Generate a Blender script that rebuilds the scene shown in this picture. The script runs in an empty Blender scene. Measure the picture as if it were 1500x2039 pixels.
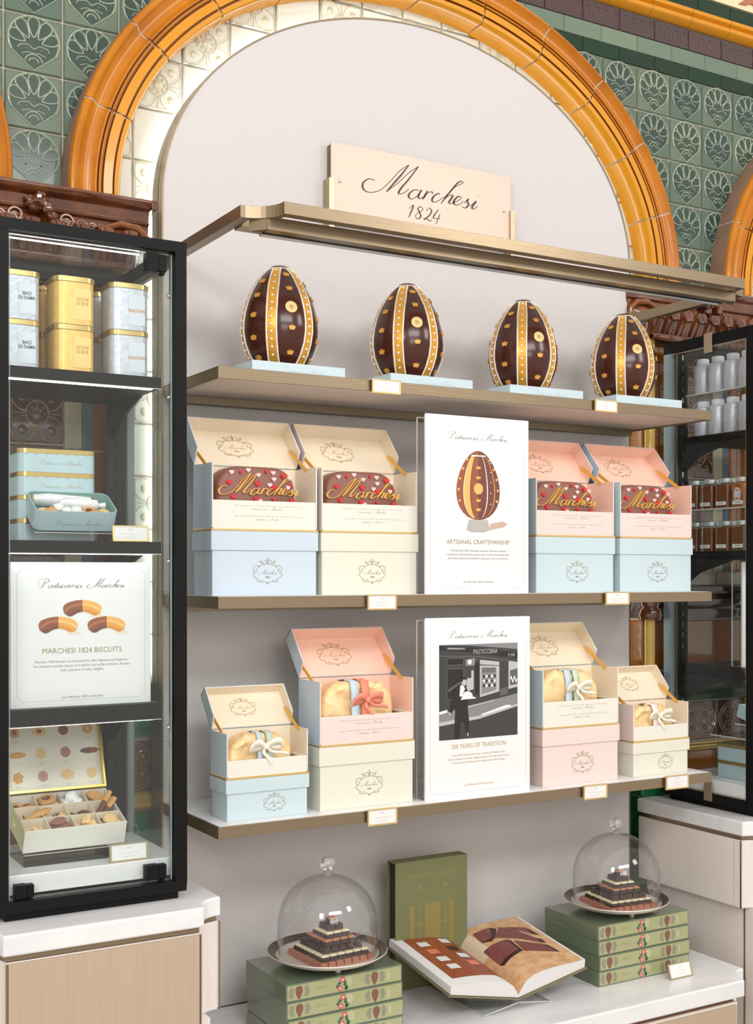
import bpy, bmesh, math, random
from mathutils import Vector, Matrix, noise
random.seed(7)
SC = bpy.context.scene
COL = SC.collection
PI = math.pi
R = math.radians

# ---------------------------------------------------------------- camera
cam_d = bpy.data.cameras.new('camera')
cam_d.sensor_fit = 'HORIZONTAL'; cam_d.sensor_width = 36.0
cam_d.lens = 36.0 * 2467.0 / 1500.0
cam_d.shift_y = 122.5 / 1500.0
cam_d.clip_start = 0.05
cam = bpy.data.objects.new('camera', cam_d)
COL.objects.link(cam)
cam.location = (0, 0, 1.70)
cam.rotation_euler = (R(90), 0, R(-30.36))
SC.camera = cam

# ---------------------------------------------------------------- world + lights + exposure
w = bpy.data.worlds.new('world'); SC.world = w; w.use_nodes = True
bg = w.node_tree.nodes['Background']
bg.inputs[0].default_value = (1.0, 0.93, 0.86, 1); bg.inputs[1].default_value = 0.98

def area(name, loc, target, sx, sy, power, color=(1, 1, 1)):
    d = bpy.data.lights.new(name, 'AREA'); d.shape = 'RECTANGLE'
    d.size = sx; d.size_y = sy; d.energy = power; d.color = color
    o = bpy.data.objects.new(name, d); COL.objects.link(o)
    o.location = loc
    o.rotation_euler = (Vector(target) - Vector(loc)).to_track_quat('-Z', 'Y').to_euler()
    return o
area('ceiling_and_fill_light', (0.9, -1.6, 3.9), (1.7, 2.7, 1.5), 2.6, 0.6, 62, (0.95, 0.98, 1.0))
area('ceiling_and_fill_light', (3.6, -0.6, 3.6), (2.2, 2.7, 1.5), 0.8, 0.8, 24, (1, 0.955, 0.91))
area('ceiling_and_fill_light', (-1.6, -0.6, 3.5), (1.6, 2.6, 1.3), 0.8, 0.8, 38, (1, 0.955, 0.91))
area('ceiling_and_fill_light', (0.3, -2.3, 2.7), (1.7, 2.6, 1.0), 1.6, 0.9, 30, (1, 0.955, 0.91))  # added fill light from the front, brightens the lower wall and counter
SC.view_settings.view_transform = 'Standard'
SC.view_settings.look = 'None'
SC.view_settings.exposure = 0.0
SC.view_settings.gamma = 1.0
SC.view_settings.use_curve_mapping = False

# ---------------------------------------------------------------- materials
MATS = {}
def mat(name, col, rough=0.5, metal=0.0, spec=0.5, coat=0.0, bump=None, var=None, rnd=None, emit=None,
        trans=0.0, aniso=None, sheen=0.0):
    """bump=(kind, scale, strength); var=(scale, colour2, amount); rnd=(colour2) mixed per object"""
    if name in MATS: return MATS[name]
    m = bpy.data.materials.new(name); m.use_nodes = True
    nt = m.node_tree; N = nt.nodes; L = nt.links
    b = N['Principled BSDF']
    b.inputs['Base Color'].default_value = (*col, 1)
    b.inputs['Roughness'].default_value = rough
    b.inputs['Metallic'].default_value = metal
    b.inputs['Specular IOR Level'].default_value = spec
    b.inputs['Coat Weight'].default_value = coat
    b.inputs['Coat Roughness'].default_value = 0.06
    b.inputs['Transmission Weight'].default_value = trans
    if emit:
        b.inputs['Emission Color'].default_value = (*emit[0], 1)
        b.inputs['Emission Strength'].default_value = emit[1]
    src = None
    tc = N.new('ShaderNodeTexCoord')
    def mix(a, b2, fac):
        mx = N.new('ShaderNodeMix'); mx.data_type = 'RGBA'
        if isinstance(a, tuple): mx.inputs[6].default_value = (*a, 1)
        else: L.new(a, mx.inputs[6])
        mx.inputs[7].default_value = (*b2, 1)
        L.new(fac, mx.inputs[0]); return mx.outputs[2]
    if var:
        nz = N.new('ShaderNodeTexNoise'); nz.inputs['Scale'].default_value = var[0]
        nz.inputs['Detail'].default_value = 5
        mp = N.new('ShaderNodeMapping')
        if len(var) > 3: mp.inputs['Scale'].default_value = var[3]
        L.new(tc.outputs['Object'], mp.inputs[0]); L.new(mp.outputs[0], nz.inputs['Vector'])
        cr = N.new('ShaderNodeMapRange')
        cr.inputs[1].default_value = 0.35; cr.inputs[2].default_value = 0.7
        cr.inputs[4].default_value = var[2]
        L.new(nz.outputs[0], cr.inputs[0]); src = mix(col, var[1], cr.outputs[0])
    if rnd:
        oi = N.new('ShaderNodeObjectInfo')
        src = mix(src if src is not None else col, rnd, oi.outputs['Random'])
    if src is not None: L.new(src, b.inputs['Base Color'])
    if bump:
        kind, sc_, st = bump
        mp = N.new('ShaderNodeMapping'); L.new(tc.outputs['Object'], mp.inputs[0])
        if kind == 'noise':
            t = N.new('ShaderNodeTexNoise'); t.inputs['Scale'].default_value = sc_; t.inputs['Detail'].default_value = 4
        elif kind == 'weave':
            t = N.new('ShaderNodeTexNoise'); t.inputs['Scale'].default_value = sc_
            mp.inputs['Scale'].default_value = (1, 1, 0.12)
        elif kind == 'brush':
            t = N.new('ShaderNodeTexNoise'); t.inputs['Scale'].default_value = sc_
            mp.inputs['Scale'].default_value = (0.03, 1, 1)
        elif kind == 'grid':
            t = N.new('ShaderNodeTexBrick'); t.inputs['Scale'].default_value = sc_
            t.inputs['Mortar Size'].default_value = 0.06
            t.inputs['Color1'].default_value = (1, 1, 1, 1); t.inputs['Color2'].default_value = (.8, .8, .8, 1)
            t.inputs['Mortar'].default_value = (0, 0, 0, 1)
            mp.inputs['Rotation'].default_value = (R(90), 0, 0)
        L.new(mp.outputs[0], t.inputs['Vector'])
        bp = N.new('ShaderNodeBump'); bp.inputs['Strength'].default_value = st; bp.inputs['Distance'].default_value = 0.002
        L.new(t.outputs[0], bp.inputs['Height']); L.new(bp.outputs[0], b.inputs['Normal'])
    MATS[name] = m
    return m

def glassy(name, tint=(0.97, 0.99, 0.985), ior=1.45, rough=0.0):
    if name in MATS: return MATS[name]
    m = bpy.data.materials.new(name); m.use_nodes = True
    nt = m.node_tree; N = nt.nodes; L = nt.links
    N.remove(N['Principled BSDF'])
    out = N['Material Output']
    tr = N.new('ShaderNodeBsdfTransparent'); tr.inputs[0].default_value = (*tint, 1)
    gl = N.new('ShaderNodeBsdfGlossy'); gl.inputs['Roughness'].default_value = rough
    lw = N.new('ShaderNodeLayerWeight'); lw.inputs['Blend'].default_value = 0.5
    p5 = N.new('ShaderNodeMath'); p5.operation = 'POWER'; p5.inputs[1].default_value = 5.0
    ml = N.new('ShaderNodeMath'); ml.operation = 'MULTIPLY_ADD'
    f0 = ((ior - 1) / (ior + 1)) ** 2
    ml.inputs[1].default_value = 1 - f0; ml.inputs[2].default_value = f0
    L.new(lw.outputs['Facing'], p5.inputs[0]); L.new(p5.outputs[0], ml.inputs[0])
    mx = N.new('ShaderNodeMixShader')
    L.new(ml.outputs[0], mx.inputs[0]); L.new(tr.outputs[0], mx.inputs[1]); L.new(gl.outputs[0], mx.inputs[2])
    L.new(mx.outputs[0], out.inputs[0])
    MATS[name] = m
    return m

M_fabric = mat('panel_fabric', (0.61, 0.585, 0.58), 0.9, bump=('weave', 900, 0.3), var=(40, (0.58, 0.555, 0.55), 0.3, (6, 6, 0.8)))
M_brass = mat('brushed_brass', (0.29, 0.225, 0.148), 0.34, 0.85, bump=('brush', 400, 0.12))
M_brass_d = mat('olive_brass', (0.22, 0.18, 0.115), 0.4, 0.8)
M_brass_l = mat('pale_brass', (0.45, 0.35, 0.235), 0.3, 0.85)
M_plaque = mat('plaque_metal', (0.62, 0.50, 0.42), 0.45, 0.5, bump=('brush', 500, 0.15))
M_black = mat('black_powdercoat', (0.004, 0.004, 0.0045), 0.5, 0.0, 0.18)
M_blackm = mat('black_metal', (0.012, 0.013, 0.015), 0.45, 0.2, 0.3)
M_steel = mat('polished_steel', (0.75, 0.75, 0.74), 0.18, 1.0)
M_bluegrey = mat('backlit_black_metal', (0.22, 0.29, 0.32), 0.35, 0.3)  # black frame posts, their grey-blue reflection put into the colour
M_marble = mat('white_marble', (0.80, 0.80, 0.81), 0.22, var=(5, (0.62, 0.64, 0.67), 0.5, (1.5, 6, 3)))
M_wood = mat('pale_wood', (0.47, 0.365, 0.265), 0.5, var=(14, (0.41, 0.31, 0.215), 0.4, (8, 8, 0.35)), bump=('weave', 300, 0.1))
M_wood_l = mat('sidelit_wood', (0.78, 0.72, 0.68), 0.5, var=(14, (0.70, 0.62, 0.57), 0.4, (9, 9, 0.3)))  # same cabinet wood, light from the left put into a paler colour
M_wood_d = mat('walnut_strip', (0.16, 0.06, 0.02), 0.4)
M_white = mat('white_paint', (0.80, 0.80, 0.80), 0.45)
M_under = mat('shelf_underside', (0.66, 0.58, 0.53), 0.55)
M_led = mat('led', (1, 1, 1), 0.5, emit=((1, 0.93, 0.85), 12.0))
M_ledc = mat('led_cool', (1, 1, 1), 0.5, emit=((0.93, 0.97, 1.0), 5.0))
M_ledn = mat('led_niche', (1, 1, 1), 0.5, emit=((0.97, 1.0, 0.97), 11.0))
M_glass = glassy('clear_glass')
M_glass_dome = glassy('dome_glass', (0.985, 0.985, 0.985), 1.5)
M_acryl = glassy('clear_acrylic', (0.975, 0.985, 0.982), 1.45)
M_glassedge = mat('glass_edge', (0.45, 0.58, 0.56), 0.15, trans=0.3)
M_aedge = mat('acrylic_edge', (0.80, 0.78, 0.75), 0.15, trans=0.35)
# glazed tiles
M_t_field = mat('green_glaze', (0.155, 0.20, 0.14), 0.25, 0, 0.35, coat=0.25, bump=('grid', 14, 0.8), rnd=(0.10, 0.155, 0.115))
M_t_dark = mat('green_glaze_dark', (0.042, 0.072, 0.050), 0.25, 0, 0.35, coat=0.2, rnd=(0.028, 0.055, 0.045))
M_t_line = mat('green_glaze_pale', (0.36, 0.40, 0.30), 0.25, coat=0.3, rnd=(0.25, 0.32, 0.26))
M_w_field = mat('cream_glaze', (0.72, 0.73, 0.65), 0.15, coat=0.5, rnd=(0.69, 0.71, 0.63))
M_w_line = mat('cream_glaze_line', (0.60, 0.58, 0.44), 0.15, coat=0.5)
M_w_deep = mat('cream_glaze_deep', (0.62, 0.60, 0.45), 0.15, coat=0.5)
M_b_field = mat('brown_glaze', (0.055, 0.022, 0.014), 0.12, coat=0.6)
M_b_line = mat('brown_glaze_line', (0.30, 0.15, 0.08), 0.12, coat=0.6)
M_b_deep = mat('brown_glaze_mid', (0.12, 0.045, 0.02), 0.1, coat=0.6)
M_y = mat('amber_glaze', (0.54, 0.19, 0.006), 0.28, 0, 0.3, coat=0.2, var=(9, (0.38, 0.10, 0.003), 0.75))
M_y2 = mat('amber_glaze_light', (0.62, 0.26, 0.008), 0.24, 0, 0.35, coat=0.3, var=(7, (0.68, 0.27, 0.01), 0.6))
M_yd = mat('amber_glaze_groove', (0.27, 0.075, 0.006), 0.3)
M_ys = mat('amber_side', (0.27, 0.16, 0.10), 0.45, var=(12, (0.20, 0.13, 0.10), 0.8))
M_grout = mat('grout', (0.50, 0.45, 0.38), 0.9, bump=('noise', 200, 0.3))
M_oak = mat('treacle_glaze', (0.075, 0.017, 0.006), 0.1, coat=0.8, var=(22, (0.20, 0.06, 0.015), 0.7))
M_oak2 = mat('treacle_glaze_light', (0.26, 0.085, 0.02), 0.22, coat=0.35, var=(30, (0.10, 0.03, 0.01), 0.8))
M_orange = mat('rust_glaze', (0.30, 0.10, 0.012), 0.12, coat=0.6, rnd=(0.20, 0.07, 0.02))
M_gold_t = mat('gold_glaze', (0.62, 0.40, 0.08), 0.18, coat=0.6)
M_blue_t = mat('blue_glaze', (0.09, 0.16, 0.22), 0.15, coat=0.6, bump=('noise', 120, 0.6))
M_cream_t = mat('plain_cream_glaze', (0.45, 0.40, 0.30), 0.2, coat=0.4)
M_green_d = mat('deep_green_glaze', (0.004, 0.028, 0.026), 0.2, 0, 0.25, coat=0.08, var=(12, (0.030, 0.045, 0.006), 0.8), rnd=(0.010, 0.040, 0.018))
M_green_p = mat('pale_green_glaze', (0.17, 0.225, 0.155), 0.22, 0, 0.35, coat=0.2, rnd=(0.13, 0.185, 0.14))
M_green_v = mat('vivid_green_glaze', (0.01, 0.14, 0.05), 0.08, coat=0.7, var=(25, (0.03, 0.22, 0.10), 0.7))
M_green_l = mat('green_glaze_relief', (0.25, 0.48, 0.36), 0.12, coat=0.6)
M_plum = mat('plum_glaze', (0.06, 0.027, 0.024), 0.15, coat=0.5, rnd=(0.045, 0.022, 0.024))
M_plum_l = mat('plum_glaze_line', (0.12, 0.055, 0.045), 0.15, coat=0.5)
M_frieze = mat('frieze_cream', (0.78, 0.66, 0.42), 0.25, coat=0.5)
M_frieze_f = mat('frieze_figure', (0.42, 0.15, 0.06), 0.3)
# packaging
M_blue = mat('powder_blue_card', (0.53, 0.645, 0.69), 0.6, bump=('noise', 900, 0.08))
M_blue2 = mat('periwinkle_card', (0.54, 0.63, 0.72), 0.6, bump=('noise', 900, 0.08))
M_cream = mat('cream_card', (0.71, 0.70, 0.60), 0.6, bump=('noise', 900, 0.08))
M_creami = mat('cream_lining', (0.80, 0.70, 0.545), 0.6)
M_ivory = mat('ivory_card', (0.74, 0.72, 0.65), 0.5)
M_pink = mat('blush_card', (0.76, 0.62, 0.585), 0.6, bump=('noise', 900, 0.08))
M_pinki = mat('peach_lining', (0.88, 0.58, 0.47), 0.6)
M_goldedge = mat('gold_edging', (0.72, 0.52, 0.22), 0.35, 0.7)
M_ribbon = mat('ochre_ribbon', (0.82, 0.42, 0.05), 0.5)
M_ink = mat('gold_ink', (0.33, 0.26, 0.13), 0.45, 0.3)
M_inkl = mat('pale_gold_ink', (0.50, 0.36, 0.15), 0.45, 0.3)
M_inkd = mat('dark_ink', (0.05, 0.045, 0.045), 0.5)
M_inkg = mat('grey_ink', (0.22, 0.20, 0.19), 0.5)
M_rule = mat('grey_rule', (0.50, 0.50, 0.52), 0.6)
M_paper = mat('white_paper', (0.77, 0.775, 0.78), 0.5)
M_choc = mat('dark_chocolate', (0.058, 0.013, 0.007), 0.22, 0, 0.35, coat=0.15)
M_milk = mat('milk_chocolate', (0.22, 0.090, 0.066), 0.45, bump=('noise', 60, 0.15))
M_eggband = mat('gold_sugar_band', (0.70, 0.35, 0.04), 0.32, 0.35)
M_pearl = mat('white_icing', (0.86, 0.82, 0.76), 0.4)
M_crown = mat('gold_sugar_crown', (0.72, 0.36, 0.07), 0.45, 0.15)
M_medal = mat('pale_gold_seal', (0.78, 0.60, 0.28), 0.4, 0.25)
M_gicing = mat('gold_icing', (0.78, 0.46, 0.12), 0.35, 0.4)
M_red = mat('red_sugar', (0.62, 0.02, 0.02), 0.4)
M_pinks = mat('pale_pink_sugar', (0.85, 0.60, 0.60), 0.45)
M_foil = mat('gold_foil_paper', (0.86, 0.62, 0.33), 0.5, 0.15, bump=('noise', 42, 2.2))
M_coral = mat('coral_ribbon', (0.80, 0.26, 0.18), 0.55)
M_rblue = mat('blue_ribbon', (0.50, 0.62, 0.72), 0.5)
M_rgreen = mat('sage_ribbon', (0.50, 0.62, 0.52), 0.5)
M_rwhite = mat('ivory_ribbon', (0.85, 0.80, 0.68), 0.5)
M_rpink = mat('pale_pink_ribbon', (0.85, 0.74, 0.70), 0.5)
M_tin = mat('silver_tin', (0.60, 0.63, 0.70), 0.3, 0.25, bump=('noise', 120, 0.25), var=(70, (0.46, 0.49, 0.56), 0.6))
M_tinlabel = mat('silver_tin_label', (0.62, 0.66, 0.74), 0.35, 0.1)
M_tingold = mat('gold_tin', (0.85, 0.55, 0.17), 0.32, 0.25, var=(70, (0.70, 0.42, 0.12), 0.6))
M_tingoldl = mat('gold_tin_label', (0.88, 0.60, 0.22), 0.35, 0.1)
M_lidgold = mat('gold_tin_rim', (0.62, 0.46, 0.18), 0.25, 0.85)
M_copper = mat('copper_print', (0.55, 0.26, 0.10), 0.4)
M_tinblue = mat('pale_blue_tin', (0.48, 0.63, 0.69), 0.32, 0.1)
M_tinin = mat('mint_tin_lining', (0.26, 0.46, 0.40), 0.35)
M_cell = mat('cellophane', (0.80, 0.78, 0.83), 0.22, coat=0.6, bump=('noise', 70, 1.0))
M_bisc = mat('golden_biscuit', (0.68, 0.37, 0.13), 0.7, bump=('noise', 140, 0.7), var=(60, (0.52, 0.24, 0.07), 0.5))
M_biscl = mat('pale_biscuit', (0.80, 0.55, 0.27), 0.7, bump=('noise', 140, 0.6))
M_bisw = mat('meringue', (0.87, 0.86, 0.86), 0.6)
M_bisd = mat('chocolate_biscuit', (0.16, 0.06, 0.04), 0.5, bump=('noise', 100, 0.5))
M_bisr = mat('cocoa_sandwich', (0.35, 0.16, 0.12), 0.6)
M_jam = mat('apricot_jam', (0.16, 0.04, 0.012), 0.25)
M_quilt = mat('ivory_quilted_paper', (0.74, 0.72, 0.66), 0.45, bump=('noise', 90, 0.6))
M_olivep = mat('olive_quilted_paper', (0.50, 0.50, 0.28), 0.5, bump=('grid', 45, 0.6))
M_chart = mat('biscuit_chart', (0.80, 0.75, 0.64), 0.5)
M_jar = mat('caramel_spread', (0.15, 0.045, 0.012), 0.12, coat=0.8)
M_jaro = mat('amber_spread', (0.30, 0.10, 0.015), 0.12, coat=0.8)
M_jarlid = mat('silver_jar_lid', (0.62, 0.64, 0.65), 0.28, 0.6)
M_bottle = mat('silver_bottle', (0.58, 0.58, 0.66), 0.3, 0.25, bump=('noise', 110, 0.25), var=(90, (0.46, 0.46, 0.54), 0.6))
M_cap = mat('white_cap', (0.78, 0.79, 0.85), 0.35)
M_gbox = mat('sage_green_box', (0.14, 0.18, 0.115), 0.18, coat=0.6)
M_gboxl = mat('sage_green_label', (0.36, 0.37, 0.19), 0.15, coat=0.6)
M_gboxl2 = mat('sage_print_pale', (0.45, 0.45, 0.26), 0.2, coat=0.5)
M_gbrown = mat('print_brown', (0.20, 0.085, 0.055), 0.3, coat=0.4)
M_ggrey = mat('print_grey', (0.25, 0.24, 0.18), 0.3, coat=0.4)
M_rose = mat('print_rose', (0.55, 0.10, 0.10), 0.3, coat=0.4)
M_rosel = mat('print_rose_light', (0.80, 0.45, 0.42), 0.3, coat=0.4)
M_leafp = mat('print_leaf', (0.03, 0.13, 0.07), 0.3, coat=0.4)
M_silver = mat('aged_silver', (0.74, 0.69, 0.63), 0.42, 0.35)
M_silverd = mat('dark_silver_rim', (0.18, 0.14, 0.11), 0.3, 0.8)
M_chpink = mat('ruby_chocolate', (0.42, 0.19, 0.13), 0.45)
M_chwhite = mat('white_chocolate', (0.80, 0.72, 0.50), 0.45)
M_chcop = mat('caramel_chocolate', (0.50, 0.22, 0.12), 0.45)
M_chd = mat('dark_praline', (0.040, 0.018, 0.015), 0.3, coat=0.2)
M_bookg = mat('olive_cloth', (0.17, 0.18, 0.075), 0.55, bump=('noise', 900, 0.2))
M_bookd = mat('slipcase_dark', (0.02, 0.025, 0.012), 0.7)
M_bookf = mat('gold_foil_print', (0.45, 0.35, 0.10), 0.4, 0.5)
M_bookf2 = mat('olive_foil_print', (0.26, 0.25, 0.10), 0.4, 0.3)
M_pages = mat('page_edges', (0.72, 0.70, 0.70), 0.8, bump=('noise', 500, 0.5))
M_sand = mat('photo_sand', (0.72, 0.48, 0.27), 0.35, var=(45, (0.55, 0.27, 0.12), 0.9))
M_sandl = mat('photo_sand_pale', (0.74, 0.62, 0.46), 0.35)
M_shard = mat('photo_chocolate', (0.19, 0.055, 0.05), 0.3, var=(60, (0.26, 0.085, 0.075), 0.7))
M_shardd = mat('photo_chocolate_side', (0.045, 0.018, 0.018), 0.35)
M_brick = mat('photo_rust', (0.33, 0.085, 0.035), 0.35, var=(90, (0.25, 0.05, 0.02), 0.8))
for nm, v in (('grey_a', 0.012), ('grey_b', 0.04), ('grey_c', 0.10), ('grey_d', 0.22), ('grey_e', 0.45), ('grey_f', 0.75)):
    mat('print_' + nm, (v, v, v * 1.05), 0.35)
G = lambda c: MATS['print_grey_' + c]
M_kb = mat('print_egg_brown', (0.30, 0.085, 0.035), 0.4)
M_kd = mat('print_egg_dark', (0.17, 0.05, 0.035), 0.4)
M_ky = mat('print_egg_gold', (0.80, 0.45, 0.13), 0.4)
M_ksh = mat('print_shadow', (0.55, 0.40, 0.32), 0.5)
M_kst = mat('print_pewter', (0.45, 0.43, 0.40), 0.4)

# ---------------------------------------------------------------- mesh builder
class MB:
    def __init__(s): s.v = []; s.f = []; s.m = []
    def quad(s, pts, mi=0):
        n = len(s.v); s.v += [tuple(p) for p in pts]; s.f.append(tuple(range(n, n + len(pts)))); s.m.append(mi)
    def box(s, x0, x1, y0, y1, z0, z1, mi=0):
        n = len(s.v)
        s.v += [(x0, y0, z0), (x1, y0, z0), (x1, y1, z0), (x0, y1, z0), (x0, y0, z1), (x1, y0, z1), (x1, y1, z1), (x0, y1, z1)]
        for q in ((0, 3, 2, 1), (4, 5, 6, 7), (0, 1, 5, 4), (1, 2, 6, 5), (2, 3, 7, 6), (3, 0, 4, 7)):
            s.f.append(tuple(n + i for i in q)); s.m.append(mi)
    def prism(s, poly, a0, a1, axis='y', mi=0, cap=None):
        """poly: 2D points; axis y -> (x,z), axis z -> (x,y), axis x -> (y,z)"""
        def P(p, a):
            return (p[0], a, p[1]) if axis == 'y' else ((p[0], p[1], a) if axis == 'z' else (a, p[0], p[1]))
        n = len(s.v); k = len(poly)
        s.v += [P(p, a0) for p in poly] + [P(p, a1) for p in poly]
        c = mi if cap is None else cap
        s.f.append(tuple(range(n, n + k))); s.m.append(c)
        s.f.append(tuple(range(n + 2 * k - 1, n + k - 1, -1))); s.m.append(mi)
        for i in range(k):
            j = (i + 1) % k
            s.f.append((n + j, n + i, n + k + i, n + k + j)); s.m.append(mi)
    def lathe(s, prof, cx=0, cy=0, n=24, mi=0, mifn=None, cap=True):
        b = len(s.v); k = len(prof)
        for i in range(n):
            a = 2 * PI * i / n
            for (r, z) in prof: s.v.append((cx + r * math.cos(a), cy + r * math.sin(a), z))
        for i in range(n):
            j = (i + 1) % n
            for q in range(k - 1):
                s.f.append((b + i * k + q, b + j * k + q, b + j * k + q + 1, b + i * k + q + 1))
                s.m.append(mi if mifn is None else mifn(q))
        if cap:
            s.f.append(tuple(b + i * k for i in range(n))[::-1]); s.m.append(mi if mifn is None else mifn(0))
            s.f.append(tuple(b + i * k + k - 1 for i in range(n))); s.m.append(mi if mifn is None else mifn(k - 2))
    def tube(s, pts, r, n=6, mi=0, closed=False, sy=1.0):
        pts = [Vector(p) for p in pts]; k = len(pts); b = len(s.v)
        up = Vector((0, 1, 0))
        for i, p in enumerate(pts):
            if closed: t = pts[(i + 1) % k] - pts[i - 1]
            else: t = pts[min(i + 1, k - 1)] - pts[max(i - 1, 0)]
            if t.length < 1e-9: t = Vector((1, 0, 0))
            t.normalize()
            u = up if abs(t.dot(up)) < 0.9 else Vector((0, 0, 1))
            a = t.cross(u).normalized(); c = a.cross(t).normalized()
            rr = r[i] if isinstance(r, (list, tuple)) else r
            for q in range(n):
                an = 2 * PI * q / n
                s.v.append(tuple(p + a * (math.cos(an) * rr) + c * (math.sin(an) * rr * sy)))
        for i in range(k if closed else k - 1):
            j = (i + 1) % k
            for q in range(n):
                w2 = (q + 1) % n
                s.f.append((b + i * n + q, b + i * n + w2, b + j * n + w2, b + j * n + q)); s.m.append(mi)
        if not closed:
            s.f.append(tuple(b + q for q in range(n))[::-1]); s.m.append(mi)
            s.f.append(tuple(b + (k - 1) * n + q for q in range(n))); s.m.append(mi)
    def blob(s, c, rx, ry, rz, nu=8, nv=5, mi=0, nz=0.0, sd=0):
        b = len(s.v)
        for j in range(nv + 1):
            ph = PI * j / nv
            for i in range(nu):
                a = 2 * PI * i / nu
                d = Vector((math.sin(ph) * math.cos(a), math.sin(ph) * math.sin(a), math.cos(ph)))
                k = 1 + nz * noise.noise(d * 2.3 + Vector((sd, sd * .7, 0)))
                s.v.append((c[0] + d.x * rx * k, c[1] + d.y * ry * k, c[2] + d.z * rz * k))
        for j in range(nv):
            for i in range(nu):
                i2 = (i + 1) % nu
                s.f.append((b + j * nu + i, b + (j + 1) * nu + i, b + (j + 1) * nu + i2, b + j * nu + i2)); s.m.append(mi)
    def xf(s, start, M4):
        for i in range(start, len(s.v)): s.v[i] = tuple(M4 @ Vector(s.v[i]))
    def mesh(s, name, mats, smooth=False, off=(0, 0, 0)):
        me = bpy.data.meshes.new(name)
        me.from_pydata([(a - off[0], b - off[1], c - off[2]) for a, b, c in s.v], [], s.f)
        if not isinstance(mats, (list, tuple)): mats = [mats]
        for m_ in mats: me.materials.append(m_)
        me.polygons.foreach_set('material_index', s.m)
        bm = bmesh.new(); bm.from_mesh(me)
        bmesh.ops.remove_doubles(bm, verts=bm.verts, dist=1e-6)
        bmesh.ops.recalc_face_normals(bm, faces=bm.faces)
        bm.to_mesh(me); bm.free()
        if smooth:
            me.polygons.foreach_set('use_smooth', [True] * len(me.polygons))
            try: me.set_sharp_from_angle(angle=R(40))
            except Exception: pass
        me.update()
        return me
    def build(s, name, mats, parent=None, smooth=False, bevel=0.0, world=False, seg=2):
        off = (0, 0, 0)
        if world and parent is not None: off = tuple(root_of(parent).location)
        o = bpy.data.objects.new(name, s.mesh(name, mats, smooth, off)); COL.objects.link(o)
        if parent is not None: o.parent = parent
        if bevel > 0:
            b = o.modifiers.new('bevel', 'BEVEL'); b.width = bevel; b.segments = seg; b.limit_method = 'ANGLE'
        return o
def root_of(o):
    while o.parent is not None: o = o.parent
    return o
def place(mesh, name, parent=None, loc=(0, 0, 0), rot=(0, 0, 0), scale=(1, 1, 1)):
    o = bpy.data.objects.new(name, mesh); COL.objects.link(o)
    o.location = loc; o.rotation_euler = rot; o.scale = scale
    if parent is not None: o.parent = parent
    return o
def tag(o, label, cat, group=None):
    o['label'] = label; o['category'] = cat
    if group: o['group'] = group
    return o
def thing(name, label, cat, loc=(0, 0, 0), rz=0.0, group=None):
    o = bpy.data.objects.new(name, None); COL.objects.link(o)
    o.empty_display_size = 0.05; o.location = loc; o.rotation_euler = (0, 0, rz)
    return tag(o, label, cat, group)
def struct(o, label=None):
    o['kind'] = 'structure'
    if label: o['label'] = label
    return o
def copy_tree(o, parent=None):
    c = o.copy(); COL.objects.link(c); c.parent = parent
    for ch in list(o.children): copy_tree(ch, c)
    return c

# ---------------------------------------------------------------- lettering (pen strokes) and type
def cr(pts, n=5, closed=False):
    out = []; k = len(pts)
    if k < 3: return list(pts)
    rng = range(k) if closed else range(k - 1)
    for i in rng:
        p0 = pts[i - 1] if (closed or i > 0) else pts[0]
        p1 = pts[i]; p2 = pts[(i + 1) % k]
        p3 = pts[(i + 2) % k] if (closed or i + 2 < k) else pts[-1]
        for j in range(n):
            t = j / n
            out.append(tuple(0.5 * (2 * p1[d] + (p2[d] - p0[d]) * t + (2 * p0[d] - 5 * p1[d] + 4 * p2[d] - p3[d]) * t * t
                       + (3 * p1[d] - p0[d] - 3 * p2[d] + p3[d]) * t ** 3) for d in (0, 1)))
    if not closed: out.append(tuple(pts[-1]))
    return out
RAW = {
 'M': (270, 640, [[(375, 380), (330, 365), (285, 400), (290, 450), (340, 475), (420, 455), (500, 380), (570, 300), (640, 255)],
       [(640, 255), (580, 335), (520, 405), (465, 470)], [(465, 470), (560, 395), (640, 318), (715, 268)],
       [(715, 268), (640, 370), (575, 448), (560, 488), (600, 482), (640, 450)]]),
 'a': (605, 718, [[(692, 458), (650, 450), (610, 480), (605, 510), (635, 525), (680, 492), (708, 452)], [(708, 452), (680, 500), (692, 524), (722, 508)]]),
 'r': (718, 790, [[(756, 458), (735, 495), (715, 530)], [(722, 512), (762, 474), (788, 468), (794, 484)]]),
 'c': (785, 866, [[(848, 492), (838, 480), (800, 503), (785, 535), (802, 553), (840, 540), (872, 515)]]),
 'h': (858, 955, [[(870, 520), (960, 432), (1030, 395), (1022, 380), (985, 395), (930, 460), (850, 562)],
       [(868, 540), (912, 500), (946, 495), (935, 522), (914, 553), (930, 566), (962, 548)]]),
 'e': (952, 1030, [[(958, 556), (1002, 532), (1012, 510), (985, 508), (952, 545), (962, 575), (1000, 571), (1032, 545)]]),
 's': (1022, 1072, [[(1030, 562), (1064, 524), (1056, 548), (1066, 575), (1040, 602), (1012, 590)]]),
 'i': (1078, 1150, [[(1084, 590), (1138, 545), (1102, 598), (1118, 612), (1150, 590)]]),
}
GL = {}
for ch, (x0, x1, st) in RAW.items():
    GL[ch] = ((x1 - x0) * .004135, [[((x - x0) * .004135, (392 - (y - .199 * x)) * .0034) for x, y in s_] for s_ in st])
GL['i'][1].append([(.31, .40), (.325, .42)])
GL['P'] = (.95, [[(.05, .30), (-.08, .42), (.0, .66), (.30, .84), (.75, .90), (1.0, .78), (.88, .55), (.58, .45), (.42, .50)],
                 [(.68, .80), (.52, .45), (.34, .12), (.12, .0), (-.02, .08)]])
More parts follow.
